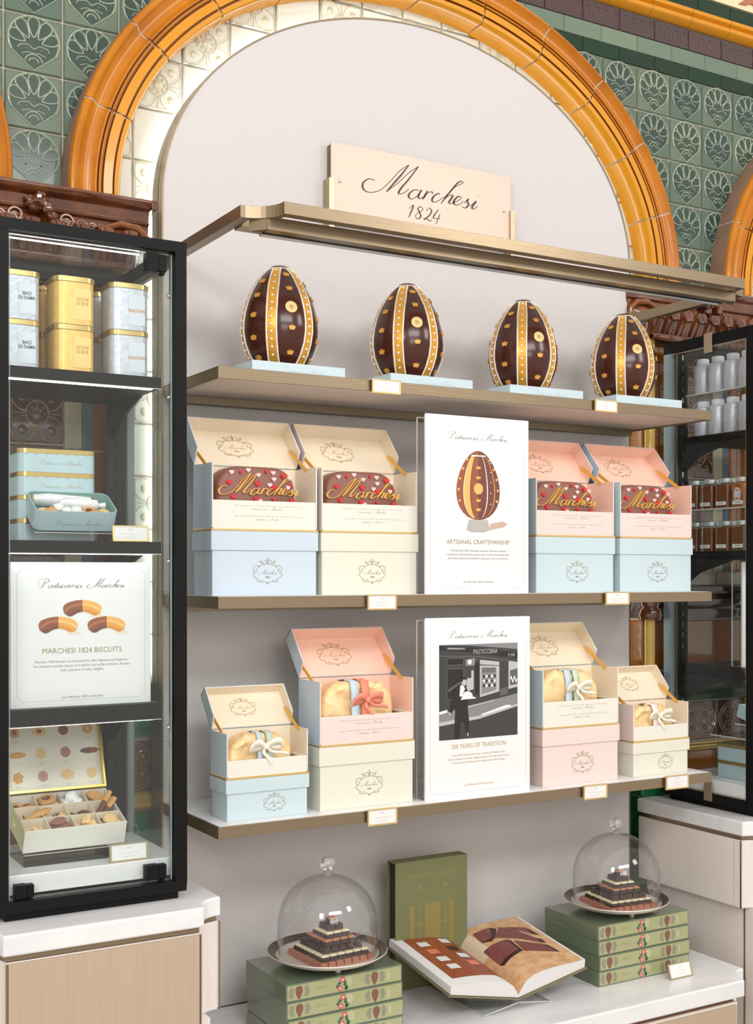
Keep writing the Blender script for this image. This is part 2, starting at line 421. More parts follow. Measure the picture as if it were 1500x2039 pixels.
GL['t'] = (.28, [[(.0, .08), (.2, .33), (.30, .50)], [(.30, .50), (.17, .20), (.14, .03), (.22, .01), (.34, .12)], [(.08, .33), (.36, .34)]])
GL['1'] = (.24, [[(.05, .25), (.20, .36), (.04, .0)]])
GL['8'] = (.30, [[(.27, .30), (.2, .36), (.1, .29), (.16, .19), (.2, .08), (.1, .0), (.02, .07), (.12, .18), (.24, .25), (.27, .31)]])
GL['2'] = (.29, [[(.08, .26), (.18, .36), (.26, .28), (.15, .12), (.0, .01), (.1, .04), (.22, .0), (.27, .05)]])
GL['4'] = (.30, [[(.2, .36), (.02, .11), (.26, .12)], [(.25, .24), (.12, -.05)]])
GL[' '] = (.45, [])
def script(text):
    out = []; x = 0
    for ch in text:
        adv, st = GL[ch]
        for s_ in st: out.append(cr([(x + a, b) for a, b in s_], 4))
        x += adv
    return out, x
def pen(mb, strokes, sc, ox, oz, y=0.0, thin=.010, thick=.034, mi=0, depth=0.0, const=None):
    for s_ in strokes:
        k = len(s_)
        L_ = []; Rr = []
        for i, p in enumerate(s_):
            a = s_[max(i - 1, 0)]; b = s_[min(i + 1, k - 1)]
            dx, dz = b[0] - a[0], b[1] - a[1]; l = math.hypot(dx, dz) or 1e-6; dx /= l; dz /= l
            w2 = const if const else thin + (thick - thin) * max(0.0, -dz) ** 1.3 * math.sin(PI * min(1, max(.12, i / max(1, k - 1) * .9 + .05)))
            L_.append((ox + (p[0] - dz * w2 / 2) * sc, oz + (p[1] + dx * w2 / 2) * sc))
            Rr.append((ox + (p[0] + dz * w2 / 2) * sc, oz + (p[1] - dx * w2 / 2) * sc))
        n = len(mb.v)
        for q in range(k): mb.v += [(L_[q][0], y, L_[q][1]), (Rr[q][0], y, Rr[q][1])]
        if depth:
            n2 = len(mb.v)
            for q in range(k): mb.v += [(L_[q][0], y + depth, L_[q][1]), (Rr[q][0], y + depth, Rr[q][1])]
        for q in range(k - 1):
            mb.f.append((n + 2 * q, n + 2 * q + 1, n + 2 * q + 3, n + 2 * q + 2)); mb.m.append(mi)
            if depth:
                mb.f.append((n + 2 * q, n2 + 2 * q, n2 + 2 * q + 2, n + 2 * q + 2)); mb.m.append(mi)
                mb.f.append((n + 2 * q + 1, n2 + 2 * q + 1, n2 + 2 * q + 3, n + 2 * q + 3)); mb.m.append(mi)
        if depth:
            for q in (0, k - 1):
                mb.f.append((n + 2 * q, n + 2 * q + 1, n2 + 2 * q + 1, n2 + 2 * q)); mb.m.append(mi)
def script_mb(mb, text, width, cx, cz, y, mi=0, bold=1.0, depth=0):
    st, wd = script(text); sc = width / wd
    pen(mb, st, sc, cx - width / 2, cz, y, .012 * bold, .040 * bold, mi, depth)
def type_mb(mb, lines, size, cx, cz, y, mi=0, lead=1.5, xs=1.0, align='CENTER', bold=0.0, shear=0.0, space=1.0):
    """upright type from the built-in face, laid on the XZ plane facing -Y"""
    c = bpy.data.curves.new('t', 'FONT'); c.body = '\n'.join(lines) if not isinstance(lines, str) else lines
    c.size = size; c.align_x = align; c.resolution_u = 2; c.space_line = lead; c.shear = shear; c.space_character = space
    if bold: c.offset = bold * size
    o = bpy.data.objects.new('t', c); COL.objects.link(o)
    dg = bpy.context.evaluated_depsgraph_get(); dg.update()
    me = bpy.data.meshes.new_from_object(o.evaluated_get(dg))
    n = len(mb.v)
    for v in me.vertices: mb.v.append((cx + v.co.x * xs, y, cz + v.co.y))
    for p in me.polygons: mb.f.append(tuple(n + i for i in p.vertices)); mb.m.append(mi)
    bpy.data.objects.remove(o); bpy.data.curves.remove(c); bpy.data.meshes.remove(me)
def scribble(mb, w, h, cx, cz, y, mi=0, sd=1):
    rr = random.Random(sd); x = -w / 2; pts = []
    while x < w / 2:
        wl = rr.uniform(.06, .16) * w / 2
        st = []
        n = max(3, int(wl / (h * .55)))
        for i in range(n):
            t = x + wl * i / n
            st += [(t, 0), (t + h * .35, h * rr.choice((.45, .5, .5, 1.0)))]
        pts.append(st); x += wl + h * .7
    pen(mb, pts, 1.0, cx, cz, y, mi=mi, const=h * .16)
def crest_strokes():
    S = []
    half = [(0, -.46), (.12, -.40), (.26, -.42), (.38, -.36), (.34, -.28), (.46, -.20), (.52, -.08), (.44, -.02), (.50, .08), (.50, .22), (.40, .30), (.30, .27), (.33, .20), (.22, .33), (.12, .31)]
    for sx in (1, -1):
        S.append(cr([(p[0] * sx, p[1]) for p in half], 4))
        S.append(cr([(.44 * sx, .02), (.36 * sx, .08), (.38 * sx, .15), (.44 * sx, .13)], 4))
        S.append(cr([(.30 * sx, -.36), (.20 * sx, -.33), (.18 * sx, -.38)], 4))
        S.append(cr([(0, .36), (.1 * sx, .37), (.24 * sx, .42), (.27 * sx, .50), (.17 * sx, .44)], 4))
        S.append(cr([(0, .38), (.04 * sx, .50), (.10 * sx, .52), (.15 * sx, .44)], 4))
    S.append([(0, .38), (0, .55), (0.001, .62)])
    S.append([(-.03, .58), (.03, .58)])
    S.append([(-.04, -.50), (.04, -.50), (0, -.44), (-.04, -.50)])
    return S
def crest_mb(mb, w, cx, cz, y, mi=0, pw=.015):
    pen(mb, [[(a, b * .74) for a, b in s_] for s_ in crest_strokes()], w, cx, cz, y, mi=mi, const=pw)
    script_mb(mb, 'Marchesi', w * .66, cx, cz - .06 * w, y, mi, 1.8)
    st, wd = script('1824'); s_ = w * .16 / wd
    pen(mb, st, s_, cx - w * .08, cz - .18 * w, y, const=.08, mi=mi)
def disc(mb, cx, cz, rx, rz, y, mi, n=20):
    mb.quad([(cx + rx * math.cos(2 * PI * i / n), y, cz + rz * math.sin(2 * PI * i / n)) for i in range(n)], mi)
# ================================================================ SETTING
CX, SPR = 1.7325, 2.574         # centre of the niche, height of the springing line
LP, RP = 0.737, 2.7375          # centres of the piers
TY = 2.82                       # plane of the tiled wall
mb = MB(); mb.box(-2.2, 5.2, -2.2, 3.0, -0.05, 0.0); struct(mb.build('floor', mat('stone_floor', (0.42, 0.39, 0.35), 0.35)))
mb = MB(); mb.box(-2.2, 5.2, TY + .004, 3.0, 0, 4.6)
wall = struct(mb.build('wall_back', M_grout))
wall['label'] = 'glazed Victorian tile wall behind the displays'

# ---- embossed tile meshes, unit size 1 (centre at origin, face towards -Y)
def base_tile(mb, e=.482, d=.05, mi=0):
    f = e - .018
    mb.box(-e, e, 0.0, d, -e, e, mi)
    mb.quad([(-e, 0, -e), (e, 0, -e), (f, -.02, -f), (-f, -.02, -f)], mi); mb.quad([(e, 0, -e), (e, 0, e), (f, -.02, f), (f, -.02, -f)], mi)
    mb.quad([(e, 0, e), (-e, 0, e), (-f, -.02, f), (f, -.02, f)], mi); mb.quad([(-e, 0, e), (-e, 0, -e), (-f, -.02, -f), (-f, -.02, f)], mi)
    mb.quad([(-f, -.02, -f), (f, -.02, -f), (f, -.02, f), (-f, -.02, f)], mi)
def ridge(mb, pts, r=.014, mi=2, closed=False):
    mb.tube([(p[0], -.022, p[1]) for p in pts], r, 5, mi, closed, sy=1.3)
def palmette():
    mb = MB(); base_tile(mb)
    arc = [(.43 * math.cos(a), .06 + .42 * math.sin(a)) for a in [R(-32 + i * 244 / 18) for i in range(19)]]
    mb.quad([(x, -.024, z) for x, z in [(0, -.46)] + arc], 1)
    ridge(mb, arc, .020); ridge(mb, [arc[0], (0, -.46), arc[-1]], .013)
    for i, a in enumerate((-62, -31, 0, 31, 62)):
        a = R(a); L = .32 if abs(a) < 1 else .27
        q = []
        for t in range(13):
            th = 2 * PI * t / 12
            rr = .17 + L * .54 + (L * .56) * math.cos(th); ww = .088 * math.sin(th) * (1.0 + .55 * math.cos(th))
            q.append((math.sin(a) * rr - math.cos(a) * ww, -.05 + math.cos(a) * rr + math.sin(a) * ww))
        ridge(mb, q[:-1], .015, 2, True)
    for sx in (-1, 1):
        ridge(mb, [(sx * .0, -.09), (sx * .10, -.02), (sx * .24, -.05), (sx * .27, -.11)], .012, 2); ridge(mb, [(sx * .0, -.17), (sx * .09, -.15), (sx * .20, -.19)], .010, 2)
        mb.blob((sx * .13, -.03, -.10), .022, .014, .022, 6, 4, 0)
    for r_ in (.15, .085):
        ridge(mb, [(r_ * math.cos(a), -.33 + r_ * math.sin(a)) for a in [R(10 + i * 20) for i in range(9)]], .013)
    return mb
def rosette():
    mb = MB(); base_tile(mb)
    c1 = [(.21 * math.cos(2 * PI * i / 18), .21 * math.sin(2 * PI * i / 18)) for i in range(18)]
    ridge(mb, c1, .016, 2, True)
    mb.blob((0, -.02, 0), .11, .03, .11, 10, 5, 1)
    for i in range(8):
        a = 2 * PI * i / 8; mb.blob((.14 * math.cos(a), -.025, .14 * math.sin(a)), .035, .02, .035, 6, 4, 1)
    for q in range(4):
        a = PI / 4 + q * PI / 2
        pt = []
        for t in range(13):
            th = -PI * .86 + t * 2 * PI * .86 / 12
            rr = .37 + .24 * math.cos(th); ww = .20 * math.sin(th)
            pt.append((math.cos(a) * rr - math.sin(a) * ww, math.sin(a) * rr + math.cos(a) * ww))
        ridge(mb, pt, .012)
        b = q * PI / 2
        ridge(mb, [(math.cos(b) * .22, math.sin(b) * .22), (math.cos(b) * .44, math.sin(b) * .44)], .010)
        mb.blob((math.cos(a) * .38, -.015, math.sin(a) * .38), .09, .03, .09, 8, 4, 1)
    ridge(mb, [(-.45, -.45), (.45, -.45), (.45, .45), (-.45, .45)], .008, 2, True)
    return mb
def roundel():
    mb = MB(); base_tile(mb)
    for r_, t in ((.45, .018), (.39, .012), (.14, .018), (.07, .014)):
        ridge(mb, [(r_ * math.cos(2 * PI * i / 22), r_ * math.sin(2 * PI * i / 22)) for i in range(22)], t, 2, True)
    for q in range(4):
        a = PI / 4 + q * PI / 2; pt = []
        for t in range(13):
            th = -PI * .8 + t * 2 * PI * .8 / 12
            rr = .25 + .12 * math.cos(th); ww = .125 * math.sin(th)
            pt.append((math.cos(a) * rr - math.sin(a) * ww, math.sin(a) * rr + math.cos(a) * ww))
        ridge(mb, pt, .014)
        mb.blob((math.cos(a) * .24, -.015, math.sin(a) * .24), .07, .03, .07, 8, 4, 1)
        b = q * PI / 2; mb.blob((math.cos(b) * .21, -.03, math.sin(b) * .21), .02, .02, .02, 6, 4, 2)
    return mb
def scrollrow():
    mb = MB(); base_tile(mb)
    for i in range(4):
        cx_ = -.36 + .24 * i
        ridge(mb, [(cx_ + .10 * math.cos(a), -.05 + .30 * math.sin(a)) for a in [R(-60 + j * 40) for j in range(8)]], .010)
    return mb
me_green = palmette().mesh('palmette_tile', [M_t_field, M_t_dark, M_t_line], True)
me_white = rosette().mesh('rosette_tile', [M_w_field, M_w_deep, M_w_line], True)
mb = MB(); base_tile(mb); me_plain = mb.mesh('plain_tile', [M_w_field])
me_brown = rosette().mesh('brown_rosette_tile', [M_b_field, M_b_deep, M_b_line], True)
me_round = roundel().mesh('roundel_tile', [M_b_deep, M_orange, M_b_line], True)
me_roundd = roundel().mesh('dark_roundel_tile', [M_plum, M_plum, M_b_line], True)
me_plum = scrollrow().mesh('plum_tile', [M_plum, M_plum, M_plum_l], True)
def flat_mesh(m):
    mb = MB(); base_tile(mb, .488); return mb.mesh('plain_tile', [m])
me_gd, me_gp, me_cream, me_orange, me_bluet, me_vivid = (flat_mesh(m) for m in (M_green_d, M_green_p, M_cream_t, M_orange, M_blue_t, M_green_v))

EA, EB = .87, .69
def side_of(x, z, c, a=EA, b=EB):
    dz = max(0.0, z - SPR) / b
    return ((x - c) / a) ** 2 + dz * dz
def clip_tile(mesh, x, z, s, c, inside):
    """cut a tile along the line of the arch; None when nothing is left"""
    cs = [side_of(x + i * s / 2, z + j * s / 2, c) for i in (-1, 1) for j in (-1, 1)]
    lo, hi = min(cs), max(cs)
    if (inside and hi <= 1) or (not inside and lo >= 1): return mesh
    if (inside and lo >= 1) or (not inside and hi <= 1): return None
    me = mesh.copy(); bm = bmesh.new(); bm.from_mesh(me)
    if z < SPR: px, pz, nx, nz = c + math.copysign(EA, x - c), z, math.copysign(1, x - c), 0
    else:
        th = math.atan2((z - SPR) / EB, (x - c) / EA)
        px, pz = c + EA * math.cos(th), SPR + EB * math.sin(th)
        n = Vector((math.cos(th) / EA, math.sin(th) / EB)).normalized(); nx, nz = n.x, n.y
    bmesh.ops.bisect_plane(bm, geom=bm.verts[:] + bm.edges[:] + bm.faces[:], plane_co=((px - x) / s, 0, (pz - z) / s),
                           plane_no=(nx, 0, nz), clear_outer=inside, clear_inner=not inside)
    ok = len(bm.faces) > 0
    bm.to_mesh(me); bm.free()
    return me if ok else None
S = .134
for i in range(-1, 26):
    x = .816 + S * (i - 1) - S / 2 - S * 3
    for k in range(0, 6):
        z = 3.225 - .13 * k - .065
        if 1.2 < x < 2.15 or x > 3.12: continue
        m_ = me_green
        for c in (1.74, -.243, 3.784):
            if m_ is not None and side_of(x, z, c) < 1.6: m_ = clip_tile(m_, x, z, .13, c, False)
        if m_ is not None: place(m_, 'tile', wall, (x, TY, z), (0, 0, 0), (.134, .13, .13))
# cream rosettes and plain tiles, chequered, in the niche and in the neighbouring one
s = .125
for i in range(-8, 9):
    for k in range(-10, 8):
        x = CX + (i + .5) * s; z = SPR + (k + .35) * s
        if z < 1.45 or z > 3.3: continue
        if abs(x - CX) < .62 and z < 2.574: continue
        if side_of(x, z, CX, .60, .44) < 1: continue
        m_ = clip_tile(me_white if (i + k) % 2 == 0 else me_plain, x, z, s, 1.74, True)
        if m_ is not None: place(m_, 'tile', wall, (x, TY, z), (0, 0, 0), (s, s, s))
for i in range(3):
    for k in range(6):
        x, z = 3.784 - .87 + .0625 + i * s, 2.60 + k * s
        m_ = clip_tile(me_white if (i + k) % 2 else me_plain, x, z, s, 3.784, True)
        if m_ is not None: place(m_, 'tile', wall, (x, TY, z), (0, 0, 0), (s, s, s))
# string courses at top right
def course(mesh, z0, z1, x0, n, w, y=TY):
    for i in range(n):
        place(mesh, 'tile', wall, (x0 + (i + .5) * w, y, (z0 + z1) / 2), (0, 0, 0), (w * 1.02, .11, (z1 - z0) * 1.02))
course(me_gd, 3.226, 3.268, 2.21, 8, .14)
course(me_gp, 3.269, 3.317, 1.86, 10, .14)
course(me_plum, 3.318, 3.383, 1.79, 11, .14)
course(me_gd, 3.437, 3.493, 1.83, 11, .14)
for i in range(10):
    mb = MB(); x0 = 1.80 + i * .16
    pf = [(0, 3.385), (-.012, 3.386), (-.028, 3.398), (-.030, 3.408), (-.020, 3.414), (-.034, 3.420), (-.036, 3.430), (-.020, 3.436), (0, 3.436)]
    mb.prism([(TY + a, b) for a, b in pf], x0 + .001, x0 + .159, 'x')
    mb.build('moulding_tile', M_y2, wall, True)
mb = MB(); mb.box(2.1, 3.5, TY - .006, TY + .01, 3.495, 3.75)
fr = mb.build('frieze_panel', M_frieze, wall)
fr['label'] = 'cream painted frieze with russet figures'
mb = MB()
for x0, sc_ in ((3.03, 1.0), (3.16, .9)):
    mb.prism([(x0 - .05, 3.508), (x0 - .02, 3.53), (x0 + .0, 3.56), (x0 + .04, 3.56), (x0 + .05, 3.53), (x0 + .03, 3.512), (x0 + .005, 3.52), (x0 - .02, 3.51)], TY - .012, TY - .006)
    mb.tube([(x0 + .03, TY - .009, 3.56), (x0 + .065, TY - .009, 3.54), (x0 + .07, TY - .009, 3.515), (x0 + .09, TY - .009, 3.512)], .007, 5)
mb.build('figure', M_frieze_f, fr)

# ---- amber arch mouldings, block by block
PROF = [(0, 0), (0, .068), (.004, .076), (.012, .079), (.016, .084), (.020, .080), (.030, .070), (.042, .067), (.053, .072), (.058, .080), (.0615, .080), (.0625, .071), (.0645, .071),
        (.0660, .080), (.069, .082), (.072, .080), (.0733, .071), (.0757, .071), (.077, .081), (.097, .083), (.0985, .074), (.1010, .074), (.1025, .081), (.113, .080), (.118, .074), (.120, 0)]
PM = [3, 0, 0, 0, 0, 0, 0, 0, 0, 0, 2, 2, 2, 0, 0, 2, 2, 2, 1, 2, 2, 2, 1, 1, 1]
def arch_pt(c, th, off):
    a, b = .93, .75
    x, z = a * math.cos(th), b * math.sin(th); n = Vector((math.cos(th) / a, math.sin(th) / b)).normalized()
    return c + x - n.x * off, SPR + z - n.y * off
def arch(name, c, t0, t1, label):
    root = struct(thing(name, label, 'arch', (c, TY, SPR))); del root['category']
    # arc-length table
    ths = [t0 + (t1 - t0) * i / 400 for i in range(401)]; acc = [0]
    for i in range(400):
        p, q = arch_pt(c, ths[i], 0), arch_pt(c, ths[i + 1], 0); acc.append(acc[-1] + math.hypot(p[0] - q[0], p[1] - q[1]))
    n = max(1, round(acc[-1] / .225)); L = acc[-1] / n
    def at(s_):
        for i in range(400):
            if acc[i + 1] >= s_: return ths[i] + (ths[i + 1] - ths[i]) * (s_ - acc[i]) / (acc[i + 1] - acc[i] + 1e-9)
        return ths[-1]
    for b in range(n):
        g = .0024; mb = MB(); K = 9; P = len(PROF)
        for i in range(K):
            th = at(b * L + g + (L - 2 * g) * i / (K - 1))
            for off, h in PROF:
                x, z = arch_pt(c, th, off); mb.v.append((x, TY + .003 - h, z))
        for i in range(K - 1):
            for q in range(P - 1):
                mb.f.append((i * P + q, i * P + q + 1, (i + 1) * P + q + 1, (i + 1) * P + q)); mb.m.append(PM[q])
        mb.f.append(tuple(range(P))); mb.m.append(0); mb.f.append(tuple(range(K * P - 1, (K - 1) * P - 1, -1))); mb.m.append(0)
        mb.build('moulding_block', [M_y, M_y2, M_yd, M_ys], root, True, world=True)
    mb = MB(); K = 110                                    # mortar bed a little below the glaze
    for i in range(K):
        th = t0 + (t1 - t0) * i / (K - 1)
        for off, h in ((.0012, 0), (.0012, .067), (.012, .0775), (.016, .0825), (.030, .0685), (.042, .0655), (.060, .0700), (.0745, .0700), (.090, .0810), (.0998, .0730), (.113, .0785), (.1188, 0)):
            x, z = arch_pt(c, th, off); mb.v.append((x, TY + .003 - h, z))
    for i in range(K - 1):
        for q in range(11):
            mb.f.append((i * 12 + q, i * 12 + q + 1, (i + 1) * 12 + q + 1, (i + 1) * 12 + q)); mb.m.append(0)
    mb.build('mortar', M_grout, root, True, world=True)
    return root
arch('trim_1', 1.74, R(-1), R(181), 'amber glazed arch moulding framing the white niche')
arch('trim_2', -.243, R(-1), R(100), 'amber glazed arch moulding cut by the left edge of the photo')
arch('trim_3', 3.784, R(85), R(181), 'amber glazed arch moulding at the right edge of the photo')

# ---- piers with their cornices
def pier(name, c, hw, clo, chi, label, leaves):
    root = struct(thing(name, label, 'pier', (c, 2.738, 0))); del root['category']
    Y = 2.742
    mb = MB(); mb.box(c - hw + .002, c + hw - .002, Y + .006, TY + .004, .0, 2.47); mb.build('core', M_grout, root, world=True)
    def t(mesh, x0, x1, z0, z1, nz=1):
        h = (z1 - z0) / nz
        for i in range(nz): place(mesh, 'tile', root, ((x0 + x1) / 2 - c, Y - 2.738 + .003, z0 + h * (i + .5)), (0, 0, 0), ((x1 - x0), .10, h))
    zt, n = 2.385, 5
    z0, z1 = 1.705, 2.385
    for sx in (-1, 1):
        X = lambda a, b: (c + sx * a, c + sx * b) if sx > 0 else (c - b, c - a)
        t(me_cream, *X(.0605, .101), z0, z1, 5); t(me_bluet, *X(.101, .126), z0, z1, 5); t(me_orange, *X(.126, .160), z0, z1, 5)
        t(me_orange, *X(.160, hw), z0, z1, 3)
        mb = MB(); mb.tube([(c + sx * (hw - .022), Y - .006, 1.11), (c + sx * (hw - .022), Y - .006, 2.40)], .0165, 14); mb.build('colonnette', M_gold_t, root, True, world=True)
        mb = MB()
        for za, zb, r_ in ((1.57, 1.575, .030), ):
            mb.lathe([(.020, 1.562), (.034, 1.566), (.037, 1.578), (.034, 1.592), (.027, 1.602), (.030, 1.614), (.026, 1.628), (.018, 1.632)], c + sx * (hw - .022), Y - .006, 16)
        mb.build('ring', M_oak, root, True, world=True)
    t(me_brown, c - .0605, c + .0605, z0 + .015, z0 + .136 + .015); 
    for i in range(1, 5): t(me_brown, c - .0605, c + .0605, z0 + .015 + .1335 * i, z0 + .015 + .1335 * (i + 1) - .0)
    xs = [c - hw + i * (2 * hw) / 3 for i in range(4)]
    for i in range(3):
        t(me_orange, xs[i], xs[i + 1], 1.415, 1.56); t(me_cream, xs[i], xs[i + 1], 1.665, 1.703); t(me_orange, xs[i], xs[i + 1], 1.10, 1.165)
        t(me_vivid, xs[i], xs[i + 1], .90, 1.10, 2)
    def ts(mesh, z0_, z1_, nz=1):
        h = (z1_ - z0_) / nz
        for i in range(nz): place(mesh, 'tile', root, (-hw + .0008, .043, z0_ + h * (i + .5)), (0, 0, R(-90)), (.076, .06, h))
    if name == 'trim_5':
        ts(me_orange, 1.705, 2.385, 3); ts(me_orange, 1.415, 1.565); ts(me_plum, 1.565, 1.705); ts(me_round, 1.195, 1.315); ts(me_gd, 1.315, 1.415); ts(me_vivid, .655, 1.175, 4)
    t(me_vivid, c - hw, c - hw + .09, .66, .90, 2)
    for i in range(3): t(me_roundd, xs[i], xs[i + 1], 1.195, 1.315)
    for nm, z0_, z1_, m_, d in (('dark_moulding', 1.565, 1.66, M_plum, .022), ('green_moulding', 1.318, 1.41, M_green_d, .03), ('amber_moulding', 1.168, 1.193, M_gold_t, .02)):
        h = z1_ - z0_
        mb = MB(); mb.prism([(Y + .004, z0_), (Y - d * .3, z0_), (Y - d * .5, z0_ + h * .2), (Y - d * .35, z0_ + h * .3), (Y - d * .8, z0_ + h * .45), (Y - d * .8, z0_ + h * .6), (Y - d * .4, z0_ + h * .7), (Y - d, z0_ + h * .85), (Y - d, z1_), (Y + .004, z1_)], c - hw, c + hw, 'x')
        mb.build(nm, m_, root, True, world=True)
    # cornice
    y0 = 2.700
    pf = [(TY, 2.552), (y0, 2.552), (y0 - .004, 2.546), (y0, 2.538), (y0 + .006, 2.533), (y0 + .010, 2.531), (y0 + .016, 2.528), (y0 + .020, 2.505), (y0 + .014, 2.500), (y0 + .022, 2.495), (y0 + .026, 2.46), (y0 + .03, 2.455), (TY, 2.455)]
    mb = MB(); mb.prism(pf, clo, chi, 'x', 0)
    for xe, sg in ((clo, -1), (chi, 1)):   # returns
        mb.box(min(xe, xe + sg * .014), max(xe, xe + sg * .014), y0 - .002, TY, 2.531, 2.552)
    mb.build('cornice', [M_oak], root, True, bevel=.0015, world=True)
    mb = MB(); mb.box(clo + .004, chi - .004, y0 + .023, TY, 2.440, 2.497); mb.build('frieze', M_oak2, root, world=True)
    def spiral(x, z, r_, sg, turns=1.7):
        mb = MB(); mb.tube([(x + sg * r_ * (1 - t_ / 26) * math.cos(t_ / 24 * turns * 2 * PI), y0 + .012, z + r_ * (1 - t_ / 26) * math.sin(t_ / 24 * turns * 2 * PI)) for t_ in range(25)], [.0035 * (1 - t_ / 40) for t_ in range(25)], 6)
        mb.build('scroll', M_oak2, root, True, world=True)
    for sg in (-1, 1):
        spiral(c + sg * .055, 2.479, .017, sg); spiral(c + sg * .090, 2.476, .011, -sg); spiral(c + sg * .114, 2.475, .009, sg); spiral(c + sg * .134, 2.477, .007, -sg)
        e = chi if sg > 0 else clo
        mb = MB(); xe = e - sg * .07
        mb.tube([(xe - sg * .055, y0 + .016, 2.462), (xe - sg * .03, y0 + .012, 2.480), (xe + sg * .0, y0 + .010, 2.490), (xe + sg * .04, y0 + .010, 2.486), (xe + sg * .062, y0 + .012, 2.466), (xe + sg * .066, y0 + .014, 2.44)], [.004, .006, .008, .009, .008, .006], 8)
        mb.blob((xe + sg * .01, y0 + .022, 2.456), .05, .014, .022, 12, 8, 0, .3, 4)
        mb.build('volute', M_oak2, root, True, world=True)
    mb = MB()
    rr = random.Random(int(c * 100))
    for k in range(26):
        a = rr.uniform(0, 2 * PI); q = rr.uniform(.0, .034)
        mb.blob((c + q * math.cos(a) * .95, y0 - .004 + rr.uniform(-.008, .010), 2.503 + q * 1.1 * math.sin(a)), rr.uniform(.008, .014), .012, rr.uniform(.008, .013), 8, 6, 0, .6, k)
    mb.build('leaf_ornament', M_oak, root, True, world=True)
    # bell capital with acanthus leaves
    mb = MB(); mb.box(c - hw + .0, c + hw - .0, 2.700, TY, 2.385, 2.40); mb.tube([(c - hw, 2.700, 2.388), (c + hw, 2.700, 2.388)], .008, 8)
    mb.build('astragal', M_oak, root, True, world=True)
    mb = MB(); mb.prism([(TY, 2.40), (2.715, 2.40), (2.712, 2.42), (2.70, 2.44), (TY, 2.442)], c - hw, c + hw, 'x'); mb.build('bell', M_oak, root, world=True)
    for k in range(leaves):
        x = c - hw + .012 + (2 * hw - .024) * k / (leaves - 1)
        mb = MB()
        for dx in (-.012, 0, .012):
            pts = []
            for t_ in range(9):
                u = t_ / 8
                yy = 2.712 - .030 * math.sin(u * PI * .62) - (.014 * max(0, u - .7) / .3)
                zz = 2.398 + .066 * math.sin(u * PI * .62) - (.022 * max(0, u - .72) / .28)
                pts.append((x + dx * (1.35 - .75 * u), yy - (.004 if dx == 0 else 0), zz))
            mb.tube(pts, [.008, .010, .011, .012, .0115, .011, .010, .008, .005], 6)
        mb.build('leaf', M_oak, root, True, world=True)
    return root
pier('trim_4', LP, .203, .44, .9866, 'glazed pier behind the left cabinet with carved brown cornice', 8)
pier('trim_5', RP, .2275, 2.43, 3.03, 'glazed pier behind the right cabinet with carved brown cornice', 9)
# jambs of the niche beside the panel: roundels, mouldings and deep green tiles
for x, w_ in ((.987, .09), (2.478, .09)):
    place(me_round, 'tile', wall, (x, TY, 1.243), (0, 0, 0), (.125, .125, .125))
    place(me_round, 'tile', wall, (x, TY, 1.243 - .125 * 5), (0, 0, 0), (.125, .125, .125))
    mb = MB(); mb.prism([(TY + .004, 1.31), (TY - .012, 1.315), (TY - .006, 1.325), (TY - .022, 1.337), (TY - .010, 1.35), (TY - .024, 1.365), (TY - .012, 1.40), (TY - .016, 1.44), (TY + .004, 1.445)], x - .0625, x + .0625, 'x')
    mb.build('green_moulding', M_green_v, wall, True)
    mb = MB(); mb.prism([(TY + .004, 1.135), (TY - .012, 1.138), (TY - .024, 1.150), (TY - .016, 1.158), (TY - .022, 1.168), (TY - .008, 1.178), (TY + .004, 1.18)], x - .0625, x + .0625, 'x')
    mb.build('amber_moulding', M_gold_t, wall, True)
    for k in range(4):
        for sx in (0, 1):
            tl = place(me_vivid if sx else me_gd, 'tile', wall, (x - .031 + .062 * sx, TY, 1.07 - .13 * k), (0, 0, 0), (.062, .08, .13))
        mb = MB()
        for q in range(3):
            mb.tube([(x - .05 + .02 * q + .018 * math.cos(a), TY - .004, 1.07 - .13 * k + .022 * (q - 1) + .02 * math.sin(a)) for a in [R(-40 + j * 40) for j in range(7)]], .0025, 5)
        mb.build('leaf_relief', M_green_l, wall, True)
# ================================================================ ARCHED BACK PANEL
def arch_poly(c, a, b, spr, z0, n=48):
    return [(c - a, z0)] + [(c - a * math.cos(PI * i / n), spr + b * math.sin(PI * i / n)) for i in range(n + 1)] + [(c + a, z0)]
panel = thing('arched_panel', 'tall arched board covered in pale woven fabric inside the amber arch', 'wall panel', (CX, 2.79, .6725))
mb = MB(); mb.prism(arch_poly(CX, .7115, .548, SPR, .6726), 2.7232, 2.742); mb.build('fabric_board', M_fabric, panel, world=True)
def rim(name, a, b, t, y0, y1, m_, z0=.6726):
    A = arch_poly(CX, a, b, SPR, z0, 64); B = arch_poly(CX, a - t, b - t, SPR, z0, 64)
    mb = MB(); n = len(A)
    for i in range(n - 1):
        for (p, q, ya, yb) in ((A[i], A[i + 1], y0, y1), (B[i], B[i + 1], y0, y1)):
            mb.quad([(p[0], ya, p[1]), (q[0], ya, q[1]), (q[0], yb, q[1]), (p[0], yb, p[1])])
        for yy in (y0, y1):
            mb.quad([(A[i][0], yy, A[i][1]), (A[i + 1][0], yy, A[i + 1][1]), (B[i + 1][0], yy, B[i + 1][1]), (B[i][0], yy, B[i][1])])
    return mb.build(name, m_, panel, world=True)
rim('edge_trim', .7135, .55, .004, 2.7215, 2.744, M_brass)
rim('backing_rim', .7120, .548, .012, 2.752, 2.790, M_brass_d)
mb = MB(); mb.prism(arch_poly(CX, .690, .528, SPR, .6726, 32), 2.744, 2.812); mb.build('spacer', M_wood_d, panel, world=True)
mb = MB()
pts = [(CX - .700 * math.cos(PI * i / 60), 2.800, SPR + .536 * math.sin(PI * i / 60)) for i in range(61)]
mb.tube([(CX - .700, 2.800, 1.46)] + pts + [(CX + .700, 2.800, 1.20)], .005, 6)
